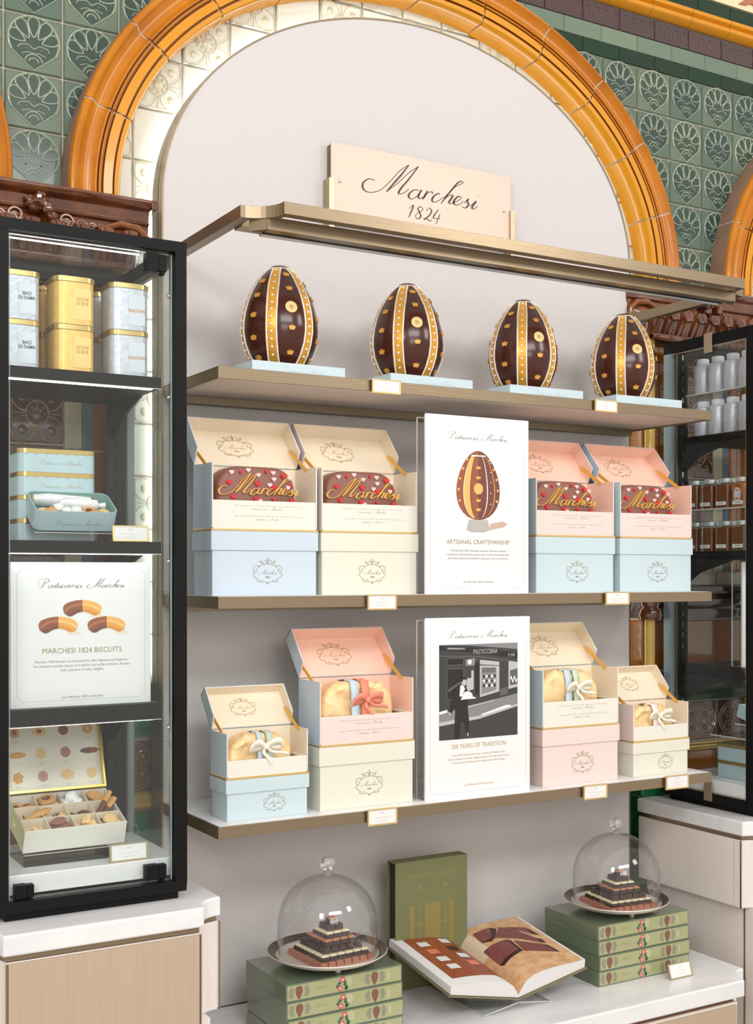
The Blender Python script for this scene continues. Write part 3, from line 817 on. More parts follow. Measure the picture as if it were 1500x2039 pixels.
mb.build('led_strip', M_ledn, panel, world=True)

# ================================================================ SHELVES
XL, XR = 1.023, 2.443
SH = {'top': 2.1346, 'middle': 1.652, 'bottom': 1.170}
for nm, z in SH.items():
    s_ = thing('shelf', {'top': 'topmost brass-edged shelf, carrying the four decorated eggs', 'middle': 'middle brass-edged shelf, carrying the heart-decorated cakes',
                         'bottom': 'lowest brass-edged shelf, carrying the gold-wrapped cakes'}[nm], 'shelf', (XL, 2.4, z - .026))
    mb = MB()
    mb.box(XL, XR, 2.400, 2.404, z - .026, z - .0005); mb.box(XL, XL + .004, 2.404, 2.7210, z - .026, z - .0005); mb.box(XR - .004, XR, 2.404, 2.7210, z - .026, z - .0005)
    mb.build('brass_edging', M_brass, s_, bevel=.0006, world=True)
    mb = MB(); mb.box(XL + .004, XR - .004, 2.404, 2.7210, z - .006, z); mb.build('top_board', M_white, s_, world=True)
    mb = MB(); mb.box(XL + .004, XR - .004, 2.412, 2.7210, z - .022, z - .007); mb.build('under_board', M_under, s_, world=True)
    if nm != 'bottom':
        mb = MB(); mb.box(XL + .02, XR - .02, 2.4045, 2.4115, z - .0245, z - .021); mb.build('led_strip', M_led, s_, world=True)
    mb = MB(); mb.box(XL + .02, XR - .02, 2.69, 2.7210, z - .040, z - .0225); mb.build('wall_batten', M_brass_d, s_, world=True)

# ================================================================ CANOPY
cz1, cz0 = 2.4417, 2.417
can = thing('display_canopy', 'brushed brass light canopy with scooped corners above the eggs', 'light fitting', (CX, 2.72, cz0))
XA, XB, n_ = XL, 2.442, 10
def scoop(xo, yo, r, sx, flip=False):
    pts = [(xo + sx * r * math.sin(a), yo - 0 + (-r * math.cos(a))) for a in []]
    return pts
def canopy_outline(i):
    # i: inset from outside
    x0, x1, y0 = XA + i, XB - i, 2.2215 + i; r = .062
    L = [(x0, 2.7212)]
    cx_, cy_ = XA + .004, 2.2215 + .004
    rr_ = r + i * .6
    left = [(x0, cy_ + math.sqrt(max(0, rr_ ** 2 - (x0 - cx_) ** 2)))]
    a0 = math.atan2(left[0][1] - cy_, x0 - cx_); a1 = math.atan2(y0 - cy_, math.sqrt(max(1e-9, rr_ ** 2 - (y0 - cy_) ** 2)))
    arc = [(cx_ + rr_ * math.cos(a0 + (a1 - a0) * k / n_), cy_ + rr_ * math.sin(a0 + (a1 - a0) * k / n_)) for k in range(n_ + 1)]
    L += arc
    L += [(XA + XB - x, y) for x, y in reversed(arc)] + [(x1, 2.7212)]
    return L
A, B = canopy_outline(0), canopy_outline(.024)
mb = MB()
for i in range(len(A) - 1):
    a, b, c_, d = A[i], A[i + 1], B[i + 1], B[i]
    mb.quad([(*a, cz0), (*b, cz0), (*b, cz1), (*a, cz1)]); mb.quad([(*d, cz0), (*c_, cz0), (*c_, cz1), (*d, cz1)])
    mb.quad([(*a, cz0), (*b, cz0), (*c_, cz0), (*d, cz0)]); mb.quad([(*a, cz1), (*b, cz1), (*c_, cz1), (*d, cz1)])
mb.build('frame', M_brass, can, bevel=.0005, world=True)
mb = MB()
mb.box(XA + .05, XB - .05, 2.268, 2.271, cz0 - .022, cz0 + .004)
mb.box(XA + .05, XB - .05, 2.271, 2.292, cz0 - .022, cz0 - .019)
mb.prism([(XA + .024, 2.30), (XA + .052, 2.268), (XA + .052, 2.30)], cz0 - .022, cz0 + .004, 'z'); mb.prism([(XB - .024, 2.30), (XB - .052, 2.268), (XB - .052, 2.30)], cz0 - .022, cz0 + .004, 'z')
mb.build('light_rail', M_brass, can, world=True)
mb = MB(); mb.box(XA + .06, XB - .06, 2.2925, 2.313, cz0 - .0205, cz0 + .002); mb.build('lamp_slot', M_black, can, world=True)
mb = MB(); mb.tube([(XA + .06, 2.322, cz0 - .016), (XB - .06, 2.322, cz0 - .016)], .0075, 10); mb.build('lamp_tube', mat('lamp_tube', (.6, .6, .62), .15, .6), can, True, world=True)
mb = MB(); mb.box(XA + .024, XB - .024, 2.335, 2.372, cz0 - .004, cz0 + .010); mb.build('rear_bar', M_brass_l, can, world=True)

# ================================================================ PLAQUE
pq = thing('wall_plaque', 'satin metal name plaque engraved in black script above the canopy', 'sign', (CX, 2.7212, 2.59))
mb = MB(); mb.box(1.450, 1.999, 2.696, 2.701, 2.575, 2.768); pl = mb.build('plate', M_plaque, pq, bevel=.0008, world=True)
mb = MB(); mb.box(1.452, 1.997, 2.7012, 2.7208, 2.58, 2.763); mb.build('backing', M_brass_d, pq, world=True)
mb = MB(); script_mb(mb, 'Marchesi', .356, 1.450 + .084 + .178 + .0, 2.663, 2.6955, 0, 1.7)
st, wd = script('1824'); pen(mb, st, .092, 1.671, 2.612, 2.6955, .018, .050)
mb.build('lettering', M_inkd, pl, world=True)
for x in (1.441, 1.994):
    mb = MB(); mb.box(x, x + .014, 2.690, 2.7212, 2.555, 2.676); mb.build('holder', M_brass_l, pq, world=True)
for x in (1.474, 1.976):
    mb = MB(); mb.blob((x, 2.695, 2.672), .004, .003, .004, 10, 6); mb.build('screw', M_steel, pq, True, world=True)

# ================================================================ CABINETS
def notch_poly(x0, x1, yb, yf, r):
    """plan outline: straight back, scooped front corners"""
    P_ = [(x0, yb)]
    a = [(x0 + r * math.sin(t_), yf + r * math.cos(t_)) for t_ in [PI / 2 * k / 8 for k in range(9)]]
    P_ += a + [(x0 + x1 - x, y) for x, y in reversed(a)] + [(x1, yb)]
    return P_
def cabinet(x0, x1, label):
    c = (x0 + x1) / 2
    t_ = thing('side_cabinet', label, 'cabinet', (c, 2.74, 0))
    mb = MB(); mb.prism(notch_poly(x0, x1, 2.735, 2.268, .060), 1.006, 1.045, 'z'); mb.build('marble_top', M_marble, t_, bevel=.004, world=True)
    mb = MB(); mb.prism(notch_poly(x0 + .006, x1 - .006, 2.73, 2.276, .062), .996, 1.0058, 'z'); mb.build('brass_reveal', M_brass, t_, world=True)
    mb = MB(); mb.prism(notch_poly(x0 + .004, x1 - .004, 2.73, 2.275, .062), .815, .994, 'z'); mb.build('carcass', M_wood_l, t_, world=True)
    mb = MB(); mb.box(x0 + .070, x1 - .070, 2.268, 2.2748, .817, .992); mb.build('drawer_front', M_wood, t_, bevel=.0008, world=True)
    for sg in (-1, 1):
        xe = x0 if sg < 0 else x1
        a, b = (xe + .0012, xe + .0038) if sg < 0 else (xe - .0038, xe - .0012)
        mb = MB(); mb.box(a, b, 2.362, 2.728, .817, .992); mb.build('side_panel', M_wood_l, t_, world=True)
        mb = MB(); mb.box(a, b, 2.338, 2.3595, .817, .992); mb.build('side_panel', M_wood_l, t_, world=True)
        mb = MB(); xx = xe - sg * .0675
        mb.box(xx - .0015, xx + .0015, 2.268, 2.2745, .817, .992); mb.build('brass_bead', M_brass, t_, world=True)
        mb = MB(); mb.box(xe - .001 if sg > 0 else xe - .001, xe + .001, 2.333, 2.337, .815, .994); mb.build('brass_bead', M_brass, t_, world=True)
    mb = MB(); mb.box(x0 + .035, x1 - .035, 2.30, 2.73, 0.0, .814); mb.build('plinth', M_wood_l, t_, world=True)
    mb = MB(); mb.box(x0 + .033, x0 + .035, 2.352, 2.356, 0, .8145); mb.build('brass_bead', M_brass, t_, world=True)
    return t_
cabinet(.4875, .9975, 'pale wooden cabinet with marble top under the left glass case')
cabinet(2.4825, 2.9925, 'pale wooden cabinet with marble top under the right glass case')
ct = thing('centre_counter', 'low counter with white marble top between the two side cabinets', 'counter', (CX, 2.74, 0))
mb = MB(); mb.prism(notch_poly(1.010, 2.456, 2.7208, 2.232, .068), .630, .6725, 'z'); mb.build('marble_top', M_marble, ct, bevel=.004, world=True)
mb = MB(); mb.prism(notch_poly(1.03, 2.436, 2.72, 2.25, .072), .617, .6298, 'z'); mb.build('walnut_strip', M_wood_d, ct, world=True)
mb = MB(); mb.prism(notch_poly(1.026, 2.442, 2.72, 2.243, .070), .0, .6168, 'z'); mb.build('body', M_wood_l, ct, world=True)
for i in range(3):
    mb = MB(); x0 = 1.10 + i * .423; mb.box(x0, x0 + .419, 2.237, 2.2428, .05, .612); mb.build('front_panel', M_wood, ct, world=True)
# ================================================================ EGGS ON THE TOP SHELF
EPROF = [(0, 0), (.020, .003), (.042, .013), (.060, .030), (.073, .050), (.083, .075), (.0875, .100), (.0875, .120), (.084, .145), (.0765, .172),
         (.067, .195), (.055, .216), (.042, .234), (.030, .246), (.022, .2505)]
def egg_r(z):
    for (r0, z0), (r1, z1) in zip(EPROF, EPROF[1:]):
        if z <= z1: return r0 + (r1 - r0) * (z - z0) / (z1 - z0)
    return EPROF[-1][0]
def egg_pt(a, z, off=0.0):
    r = egg_r(z); e = .004
    dr = (egg_r(min(z + e, .25)) - egg_r(max(z - e, .001))) / (2 * e)
    n = Vector((1, -dr)).normalized()
    return Vector(((r + n.x * off) * math.cos(a), (r + n.x * off) * math.sin(a), z + n.y * off))
OCT = [((1, 0, 0), (-1, 0, 0), (0, 1, 0), (0, -1, 0), (0, 0, 1), (0, 0, -1)), ((0, 2, 4), (2, 1, 4), (1, 3, 4), (3, 0, 4), (2, 0, 5), (1, 2, 5), (3, 1, 5), (0, 3, 5))]
def pearl(mb, p, r, mi=0): mb.blob(p, r, r, r, 6, 4, mi)
def make_egg():
    t = thing('chocolate_egg', 'egg', 'chocolate egg', group='decorated chocolate eggs on the top shelf')
    prof = cr(EPROF, 3)
    mb = MB(); mb.lathe(prof, n=48); mb.build('shell', M_choc, t, True)
    mb = MB(); mb.lathe([(.0225, .2495), (.0215, .2545), (.014, .258), (.004, .2592)], n=20); mb.build('cap', M_choc, t, True)
    zs = [.004 + (.2485 - .004) * i / 40 for i in range(41)]
    pm = MB(); bands = []
    for b in range(6):
        a = b * PI / 3
        mb = MB(); n0 = 0
        for i, z in enumerate(zs):
            hw = min(.0105, .0045 + egg_r(z) * .10) / max(egg_r(z), .012)
            for k in (-1, 0, 1): mb.v.append(tuple(egg_pt(a + k * hw, z, .0012)))
        for i in range(40):
            for k in range(2):
                mb.f.append((i * 3 + k, i * 3 + k + 1, i * 3 + 4 + k, i * 3 + 3 + k)); mb.m.append(0)
        bd = mb.build('gold_band', M_eggband, t, True)
        for i in range(1, 76):
            z = .006 + i * .0032
            if z > .247: break
            hw = min(.0105, .0045 + egg_r(z) * .10) / max(egg_r(z), .012)
            for k in (-1, 1):
                p = egg_pt(a + k * (hw + .0008 / max(.02, egg_r(z))), z, .0012); pearl(pm, p, .0022)
        dm = MB()
        for i in range(15): pearl(dm, egg_pt(a, .014 + i * .0162, .002), .0030)
        dots = dm.build('icing_dot', M_pearl, bd, True)
        # crowns between the bands
        ca = a + PI / 6
        for i, z in enumerate((.052, .104, .150, .194, .229) if b % 2 == 0 else (.042, .084, .134, .180, .214)):
            if b == 0 and i == 2:
                q = MB(); q.lathe([(0, .0), (.0138, .0), (.0138, .002), (.0118, .003), (.0112, .0022), (0, .0022)], n=24, mi=0)
                q.box(-.006, .006, -.0012, .0012, .0022, .0030, 1); q.box(-.0035, .0035, .0025, .0045, .0022, .0030, 1); q.box(-.004, .004, -.005, -.003, .0022, .0030, 1)
                me = q.mesh('seal', [M_medal, M_inkl], True); nm, m2 = 'seal', me
            else:
                if 'crown' not in MESH:
                    q = MB(); q.prism([(-.0052, -.005), (.0052, -.005), (.0085, .004), (.0050, .0018), (.0035, .0062), (.0012, .0022), (0, .0072), (-.0012, .0022), (-.0035, .0062), (-.0050, .0018), (-.0085, .004)], 0, .0028, 'z')
                    MESH['crown'] = q.mesh('crown', M_crown)
                nm, m2 = 'crown', MESH['crown']
            p = egg_pt(ca, z, .0); p2 = egg_pt(ca, z, .01); nrm = (p2 - p).normalized()
            up = Vector((0, 0, 1)); xx = up.cross(nrm).normalized(); yy = nrm.cross(xx)
            M4 = Matrix((xx, yy, nrm)).transposed().to_4x4(); M4.translation = p
            o = place(m2, nm, t); o.matrix_local = M4
    for i in range(26):
        a = 2 * PI * i / 26; pearl(pm, (.0228 * math.cos(a), .0228 * math.sin(a), .2500), .0024)
    o = pm.build('pearl_piping', M_pearl, t, True); o['kind'] = 'stuff'
    return t
MESH = {}
egg0 = make_egg()
EGL = ['leftmost of the four chocolate eggs, dark with gold bands, crowns and white piping', 'second chocolate egg from the left, above the first price tag of the top shelf',
       'third chocolate egg from the left, dark with gold bands and seal', 'rightmost and farthest of the four chocolate eggs, in front of the brown leafy capital']
TRL = ['pale blue tray under the leftmost chocolate egg', 'pale blue tray under the second chocolate egg from the left', 'pale blue tray under the third chocolate egg from the left', 'pale blue tray under the rightmost chocolate egg']
tr_me = None
for i, (x, off, tx) in enumerate(((1.2326, -12, 1.124), (1.5734, -14, 1.474), (1.9217, -2, 1.815), (2.2582, -5, 2.155))):
    e = egg0 if i == 0 else copy_tree(egg0)
    e['label'] = EGL[i]; e.location = (x, 2.54, 2.1346 + .0045)
    view = math.atan2(-2.54, -x)               # direction towards the viewer
    e.rotation_euler = (0, 0, view + R(off))
    if i == 0:
        t = thing('egg_tray', TRL[0], 'tray', group='pale blue trays under the eggs')
        w_, d_, h_ = .230, .150, .029
        mb = MB()
        mb.box(0, w_, 0, .003, 0, h_); mb.box(0, w_, d_ - .003, d_, 0, h_); mb.box(0, .003, .003, d_ - .003, 0, h_); mb.box(w_ - .003, w_, .003, d_ - .003, 0, h_); mb.box(.003, w_ - .003, .003, d_ - .003, 0, .004)
        bd = mb.build('tray_body', M_blue, t)
        mb = MB(); script_mb(mb, 'Pasticceria Marchesi', .105, w_ * .56, .010, -.0004, 0, 1.3); mb.build('lettering', mat('blue_emboss', (.40, .54, .58), .5), bd)
        tray0 = t
    else: t = copy_tree(tray0)
    t['label'] = TRL[i]; t.location = (tx, 2.452, 2.1346)

# ================================================================ BOXES
def closed_box(w_, d_, h_, drop, m_, label, loc, crest=True, m_lid=None):
    t = thing('gift_box', label, 'box', loc, group='closed gift boxes under the open ones')
    mb = MB(); mb.box(.0015, w_ - .0015, .0015, d_ - .0015, 0, h_ - .002)
    b = mb.build('box_body', m_, t, bevel=.0012)
    mb = MB(); cw = .068 if w_ > .22 else .050
    crest_mb(mb, cw, w_ * (.52 if w_ > .22 else .58), h_ * .36, .0011); mb.build('crest', M_ink, b)
    mb = MB(); g = .0022; mb.box(-g, w_ + g, -g, d_ + g, h_ - drop, h_); mb.build('lid', m_lid or m_, t, bevel=.0012)
    return t
def open_box(w_, d_, hf, hs, rimd, m_out, m_in, m_front, label, loc, text=True, lean=40, m_lidout=None):
    t = thing('open_gift_box', label, 'box', loc, group='open gift boxes displaying cakes')
    th = .0032; hh = th / 2
    mb = MB()
    mb.box(-.002, w_ + .002, -.002, d_ + .002, 0, .0035); mb.build('gold_base', M_goldedge, t)
    z0 = .0036
    mb = MB()
    mb.box(0, w_, 0, d_, z0, z0 + .003, 1)
    mb.box(0, hh, 0, d_, z0, hs, 0); mb.box(hh, th, 0, d_, z0, hs, 1)
    mb.box(w_ - hh, w_, 0, d_, z0, hs, 0); mb.box(w_ - th, w_ - hh, 0, d_, z0, hs, 1)
    mb.box(th, w_ - th, d_ - hh, d_, z0, hs, 0); mb.box(th, w_ - th, d_ - th, d_ - hh, z0, hs, 1)
    mb.build('box_body', [m_out, m_in], t, bevel=.0004, seg=1)
    mb = MB(); mb.box(th, w_ - th, .0006, .0036, z0 + .001, hf); f = mb.build('front_panel', m_front, t, bevel=.001)
    mb = MB(); mb.box(th, w_ - th, .0037, .014, hf - .004, hf - .001); mb.box(th, .014, .014, d_ - th, hf - .004, hf - .001); mb.box(w_ - .014, w_ - th, .014, d_ - th, hf - .004, hf - .001)
    mb.box(.014, w_ - .014, d_ - .014, d_ - th, hf - .004, hf - .001)
    mb.build('inner_ledge', M_ivory, t)
    if text:
        mb = MB()
        for k, (ww, zz) in enumerate(((.62, .80), (.30, .68), (.62, .44), (.22, .32))):
            if k in (1, 3):
                scribble(mb, w_ * ww * .45, .0035, w_ * (.52 - ww * .27), z0 + (hf - z0) * zz, .0004, sd=k)
                script_mb(mb, 'Marchesi', w_ * ww * .42, w_ * (.52 + ww * .27), z0 + (hf - z0) * zz, .0004, 0, 2.0)
            else: scribble(mb, w_ * ww, .0035, w_ * .52, z0 + (hf - z0) * zz, .0004, sd=k)
        mb.build('lettering', M_ink, f)
    # lid
    ca, sa = math.cos(R(lean)), math.sin(R(lean))
    H = (d_, hs + .001); L = d_ + .006
    def P(u, v): return (H[0] + u * sa - v * ca, H[1] + u * ca + v * sa)
    mb = MB()
    mb.prism([P(0, 0), P(L, 0), P(L, hh), P(0, hh)], 0, w_, 'x', 0); mb.prism([P(.001, hh), P(L - hh, hh), P(L - hh, th), P(.001, th)], hh, w_ - hh, 'x', 1)
    mb.prism([P(L, 0), P(L, rimd), P(L - hh, rimd), P(L - hh, 0)], 0, w_, 'x', 0); mb.prism([P(L - hh, hh), P(L - hh, rimd), P(L - th, rimd), P(L - th, hh)], hh, w_ - hh, 'x', 1)
    side = [P(0, 0), P(L, 0), P(L, rimd), P(.016, rimd), P(.0, .004)]
    for xa, xb, m_ in ((0, hh, 0), (hh, th, 1), (w_ - hh, w_, 0), (w_ - th, w_ - hh, 1)): mb.prism(side, xa, xb, 'x', m_)
    ld = mb.build('lid', [m_lidout or m_out, m_in], t)
    cm = MB(); crest_mb(cm, .084 if w_ > .22 else .060, 0, 0, 0, 0, .019)
    cz = .004 + L * .50
    me = cm.mesh('crest', M_inkl)
    o = place(me, 'crest', ld, (w_ * .46, P(cz, th + .0005)[0], P(cz, th + .0005)[1]), (-R(lean), 0, 0))
    for x in (.006, w_ - .006):
        a = P(L * .48, rimd * .25); b = (d_ * .42, hs - .004)
        mb = MB(); wd_ = .0045
        dx = Vector((0, b[0] - a[0], b[1] - a[1])).normalized(); nrm = Vector((0, -dx.z, dx.y)) * wd_
        q = [Vector((x, a[0], a[1])) + nrm * .2, Vector((x, a[0], a[1])) - nrm * .2, Vector((x, a[0], a[1])) + dx * .018 - nrm, Vector((x, b[0], b[1])) - nrm, Vector((x, b[0], b[1])) + nrm, Vector((x, a[0], a[1])) + dx * .018 + nrm]
        mb.prism([(p.y, p.z) for p in q], x - .0006, x + .0006, 'x'); mb.build('ribbon_stay', M_ribbon, t)
    return t
def dome_outline(w_, h_, n=10, k=.30):
    """flat-topped, round-shouldered loaf silhouette"""
    pts = [(-w_ / 2, 0)]
    r = w_ * k
    for i in range(n + 1):
        a = PI - PI / 2 * i / n
        pts.append((-w_ / 2 + r * .96 + r * .90 * math.cos(a), h_ - r * .82 + r * .82 * math.sin(a)))
    m = [(-x, z) for x, z in reversed(pts)]
    return pts + m
def loaf(mb, w_, h_, d_, bev, nz=0, sd=0, k=.30):
    base = dome_outline(w_, h_, 12, k); sec = [(-1, bev), (-.55, bev * .35), (0, 0)]
    rows = [(0, bev), (bev * .35, bev * .32), (bev, 0), (d_ - bev, 0), (d_ - bev * .35, bev * .32), (d_, bev)]
    n = len(mb.v); cx_, cz_ = 0, h_ * .45; K = len(base)
    for y, ins in rows:
        for x, z in base:
            f = 1 - ins / (w_ / 2); zz = z * (1 - ins / h_) if z > 0 else 0
            v = Vector((x * f, y, zz))
            if nz and z > 0:
                q = noise.noise(Vector((x * 38 + sd, y * 30, z * 38))) * nz; v += Vector((q * .6, q, q))
            mb.v.append(tuple(v))
    for r_ in range(len(rows) - 1):
        for i in range(K - 1): mb.f.append((n + r_ * K + i, n + r_ * K + i + 1, n + (r_ + 1) * K + i + 1, n + (r_ + 1) * K + i)); mb.m.append(0)
        mb.f.append((n + r_ * K + K - 1, n + r_ * K, n + (r_ + 1) * K, n + (r_ + 1) * K + K - 1)); mb.m.append(0)
    mb.f.append(tuple(range(n + K - 1, n - 1, -1))); mb.m.append(0); mb.f.append(tuple(range(n + 5 * K, n + 6 * K))); mb.m.append(0)
def heart_mesh(name, r, m_):
    pts = []
    for i in range(16):
        t_ = 2 * PI * i / 16
        pts.append((.062 * 16 * math.sin(t_) ** 3 * r, .062 * (13 * math.cos(t_) - 5 * math.cos(2 * t_) - 2 * math.cos(3 * t_) - math.cos(4 * t_)) * r))
    mb = MB(); mb.prism(pts, -.0022, .0022); mb.prism([(a * .7, b * .7) for a, b in pts], -.0034, -.0022)
    return mb.mesh(name, m_)
def make_heart_cake():
    t = thing('heart_cake', 'cake', 'cake', group='milk chocolate cakes with gold lettering')
    W, H, D = .196, .135, .066
    mb = MB(); loaf(mb, W, H, D, .010, 0, 0, .30); mb.build('cake_body', M_milk, t, True)
    mb = MB(); script_mb(mb, 'Marchesi', .196, .003, .074, -.0055, 0, 1.9, .007); mb.build('lettering', M_gicing, t)
    hr, hp, hs = heart_mesh('red_heart', .0072, M_red), heart_mesh('pink_heart', .0058, M_pinks), heart_mesh('red_heart', .0048, M_red)
    for x, z, k in ((-.068, .099, 0), (-.040, .122, 2), (.0, .098, 0), (.063, .117, 0), (.040, .091, 0), (-.003, .064, 0), (-.058, .068, 0), (.086, .062, 0), (.022, .125, 2), (.082, .096, 2), (.040, .064, 2)):
        place(hr if k == 0 else hs, 'heart', t, (x, -.0008, z))
    for x, z in ((-.062, .121), (-.022, .127), (.002, .117), (.038, .123), (.040, .109), (.030, .096), (.075, .092), (.078, .113), (.006, .060)):
        place(hp, 'heart', t, (x, -.0008, z))
    return t
def ribbon_strip(mb, pts, wdt, side, mi=0):
    """flat ribbon along 3D pts, width along `side` vector"""
    n = len(mb.v); s_ = Vector(side) * wdt / 2
    for p in pts: p = Vector(p); mb.v += [tuple(p - s_), tuple(p + s_)]
    for i in range(len(pts) - 1): mb.f.append((n + 2 * i, n + 2 * i + 1, n + 2 * i + 3, n + 2 * i + 2)); mb.m.append(mi)
def thick(o, t_=.0008):
    m_ = o.modifiers.new('thickness', 'SOLIDIFY'); m_.thickness = t_; return o
def wrapped_cake(W, H, D, rib, bow_m, label, loc, sd, rx=.0, rz=0.0):
    t = thing('wrapped_cake', label, 'cake', loc, rz, group='cakes wrapped in gold paper')
    mb = MB()
    rows = 9; base = dome_outline(W, H, 14, .36); K = len(base)
    # dense loaf so the paper can crumple
    full = []
    for i in range(K - 1):
        a, b = base[i], base[i + 1]; m_ = max(1, int(math.hypot(a[0] - b[0], a[1] - b[1]) / .008))
        for j in range(m_): full.append((a[0] + (b[0] - a[0]) * j / m_, a[1] + (b[1] - a[1]) * j / m_))
    full.append(base[-1]); K = len(full)
    sec = [(0, .012), (.003, .005), (.010, 0)] + [(D * q, 0) for q in (.3, .5, .7)] + [(D - .010, 0), (D - .003, .005), (D, .012)]
    for y, ins in sec:
        for x, z in full:
            f = 1 - ins / (W / 2); v = Vector((x * f, y, z * (1 - ins / H)))
            if z > .004:
                q = noise.noise(Vector((x * 30 + sd * 9, y * 24, z * 30))); q2 = abs(noise.noise(Vector((x * 60 + sd * 5, y * 30, z * 22 + 3))))
                v += Vector((q * .005, q * .004 - q2 * .004, q * .007 + q2 * .010 * (z / H) - .002))
            mb.v.append(tuple(v))
    # front and back skins, a grid across the silhouette
    for r_ in range(len(sec) - 1):
        for i in range(K - 1): mb.f.append((r_ * K + i, r_ * K + i + 1, (r_ + 1) * K + i + 1, (r_ + 1) * K + i)); mb.m.append(0)
    def skin(r_, yy, sgn):
        ring = list(range(r_ * K, r_ * K + K)); cz_ = H * .40
        prev = ring
        for f in (.8, .6, .4, .2):
            cur = []
            for i in ring:
                x, y, z = mb.v[i]; px, pz = x * f, cz_ * (1 - f) + z * f if z > .004 else 0.0
                q = noise.noise(Vector((px * 34 + sd * 7, 1.3, pz * 26))); q2 = abs(noise.noise(Vector((px * 55 + sd, 2, pz * 16))))
                cur.append(len(mb.v)); mb.v.append((px, yy + sgn * (q * .009 + q2 * .011 - .002 - (1 - f) * .002), pz))
            for i in range(K - 1): mb.f.append((prev[i], prev[i + 1], cur[i + 1], cur[i])); mb.m.append(0)
            prev = cur
        c = len(mb.v); mb.v.append((0, yy, cz_ * .5))
        for i in range(K - 1): mb.f.append((prev[i], prev[i + 1], c)); mb.m.append(0)
    skin(0, 0, -1); skin(len(sec) - 1, D, 1)
    mb.build('gold_wrap', M_foil, t, True)
    # bands over the cake
    for (x, wd_, m_) in rib:
        mb = MB(); ribbon_strip(mb, [(x, -.009, .0), (x, -.010, H * .45), (x, -.008, H * .85), (x, .0, H + .003), (x, D * .5, H + .006), (x, D, H + .002), (x, D + .010, H * .8), (x, D + .011, 0)], wd_, (1, 0, 0))
        thick(mb.build('band', m_, t, True))
    # bow
    bx, bz = rx, H * .70; y0 = -.014
    for sg in (-1, 1):
        mb = MB()
        L = [(bx, y0, bz), (bx + sg * .014, y0 - .010, bz + .010), (bx + sg * .030, y0 - .012, bz + .012 - .004 * (sg < 0)), (bx + sg * .040, y0 - .006, bz + .004 * sg), (bx + sg * .030, y0 - .001, bz - .004), (bx + sg * .014, y0 - .001, bz - .001), (bx, y0, bz)]
        ribbon_strip(mb, cr3(L), .015, (0, -.25, .97)); thick(mb.build('bow_loop', bow_m, t, True))
        mb = MB()
        L = [(bx, y0 - .002, bz), (bx + sg * .010 + .004, y0 - .006, bz - .012), (bx + (.042 if sg > 0 else .006), y0 - .010, bz - (.016 if sg > 0 else .028)), (bx + (.052 if sg > 0 else .010), y0 - .008, bz - (.020 if sg > 0 else .040))]
        ribbon_strip(mb, cr3(L), .008, (.0, -.3, .95) if sg > 0 else (.95, -.1, .2)); thick(mb.build('bow_tail', bow_m, t, True))
    mb = MB(); mb.blob((bx, y0 - .004, bz), .007, .006, .007, 10, 6, 0, .3, sd); mb.build('knot', bow_m, t, True)
    return t
def cr3(L, n=5):
    out = []; k = len(L); L = [Vector(p) for p in L]
    for i in range(k - 1):
        p0 = L[max(i - 1, 0)]; p1 = L[i]; p2 = L[i + 1]; p3 = L[min(i + 2, k - 1)]
        for j in range(n):
            t_ = j / n
            out.append(.5 * (2 * p1 + (p2 - p0) * t_ + (2 * p0 - 5 * p1 + 4 * p2 - p3) * t_ * t_ + (p3 - p0 - 3 * p2 + 3 * p1) * t_ ** 3))
    out.append(L[-1]); return out

BD, BH, DROP = .105, .140, .042
cake0 = None
mid = [(1.0334, M_blue2, M_blue2, M_creami, 'blue', 'cream-lined', 'leftmost stack of the middle shelf', M_blue2),
       (1.2985, M_cream, M_pink, M_creami, 'cream', 'cream-lined', 'stack left of the egg poster', M_pink),
       (1.9016, M_blue, M_blue, M_pinki, 'blue', 'pink-lined', 'stack just right of the egg poster', M_blue2),
       (2.1757, M_blue, M_blue, M_pinki, 'blue', 'pink-lined', 'rightmost stack of the middle shelf', M_blue2)]
for i, (x, mc, mo, mi_, cn, ln, wh, ml) in enumerate(mid):
    closed_box(.2535, BD, BH, DROP, mc, 'closed %s gift box, base of the %s' % (cn, wh), (x, 2.460, 1.652))
    open_box(.2535, BD, .066, .146, .042, mo, mi_, M_ivory if i < 2 else M_pink, 'open %s box holding a cake, %s' % (ln, wh), (x, 2.460, 1.652 + BH + .0004), m_lidout=ml)
    if i == 0: c_ = cake0 = make_heart_cake()
    else: c_ = copy_tree(cake0)
    c_['label'] = 'chocolate cake with gold lettering, %s' % wh
    c_.location = (x + .1165 - (.008 if i > 1 else 0), 2.4825, 1.652 + BH + .0075)
low = [(1.0573, 0, M_blue, M_blue, M_creami, M_ivory, 'blue', 'small cream-lined', 'small stack at left end of lowest shelf', 2.436),
       (1.2831, 1, M_cream, M_blue2, M_pinki, M_pink, 'cream', 'pink-lined blue', 'tall stack left of the photograph poster', 2.440),
       (1.9065, 1, M_pink, M_blue, M_creami, M_ivory, 'pink', 'cream-lined blue', 'tall stack right of the photograph poster', 2.440),
       (2.2030, 0, M_cream, M_pink, M_creami, M_ivory, 'cream', 'small pink', 'small stack at right end of lowest shelf', 2.440)]
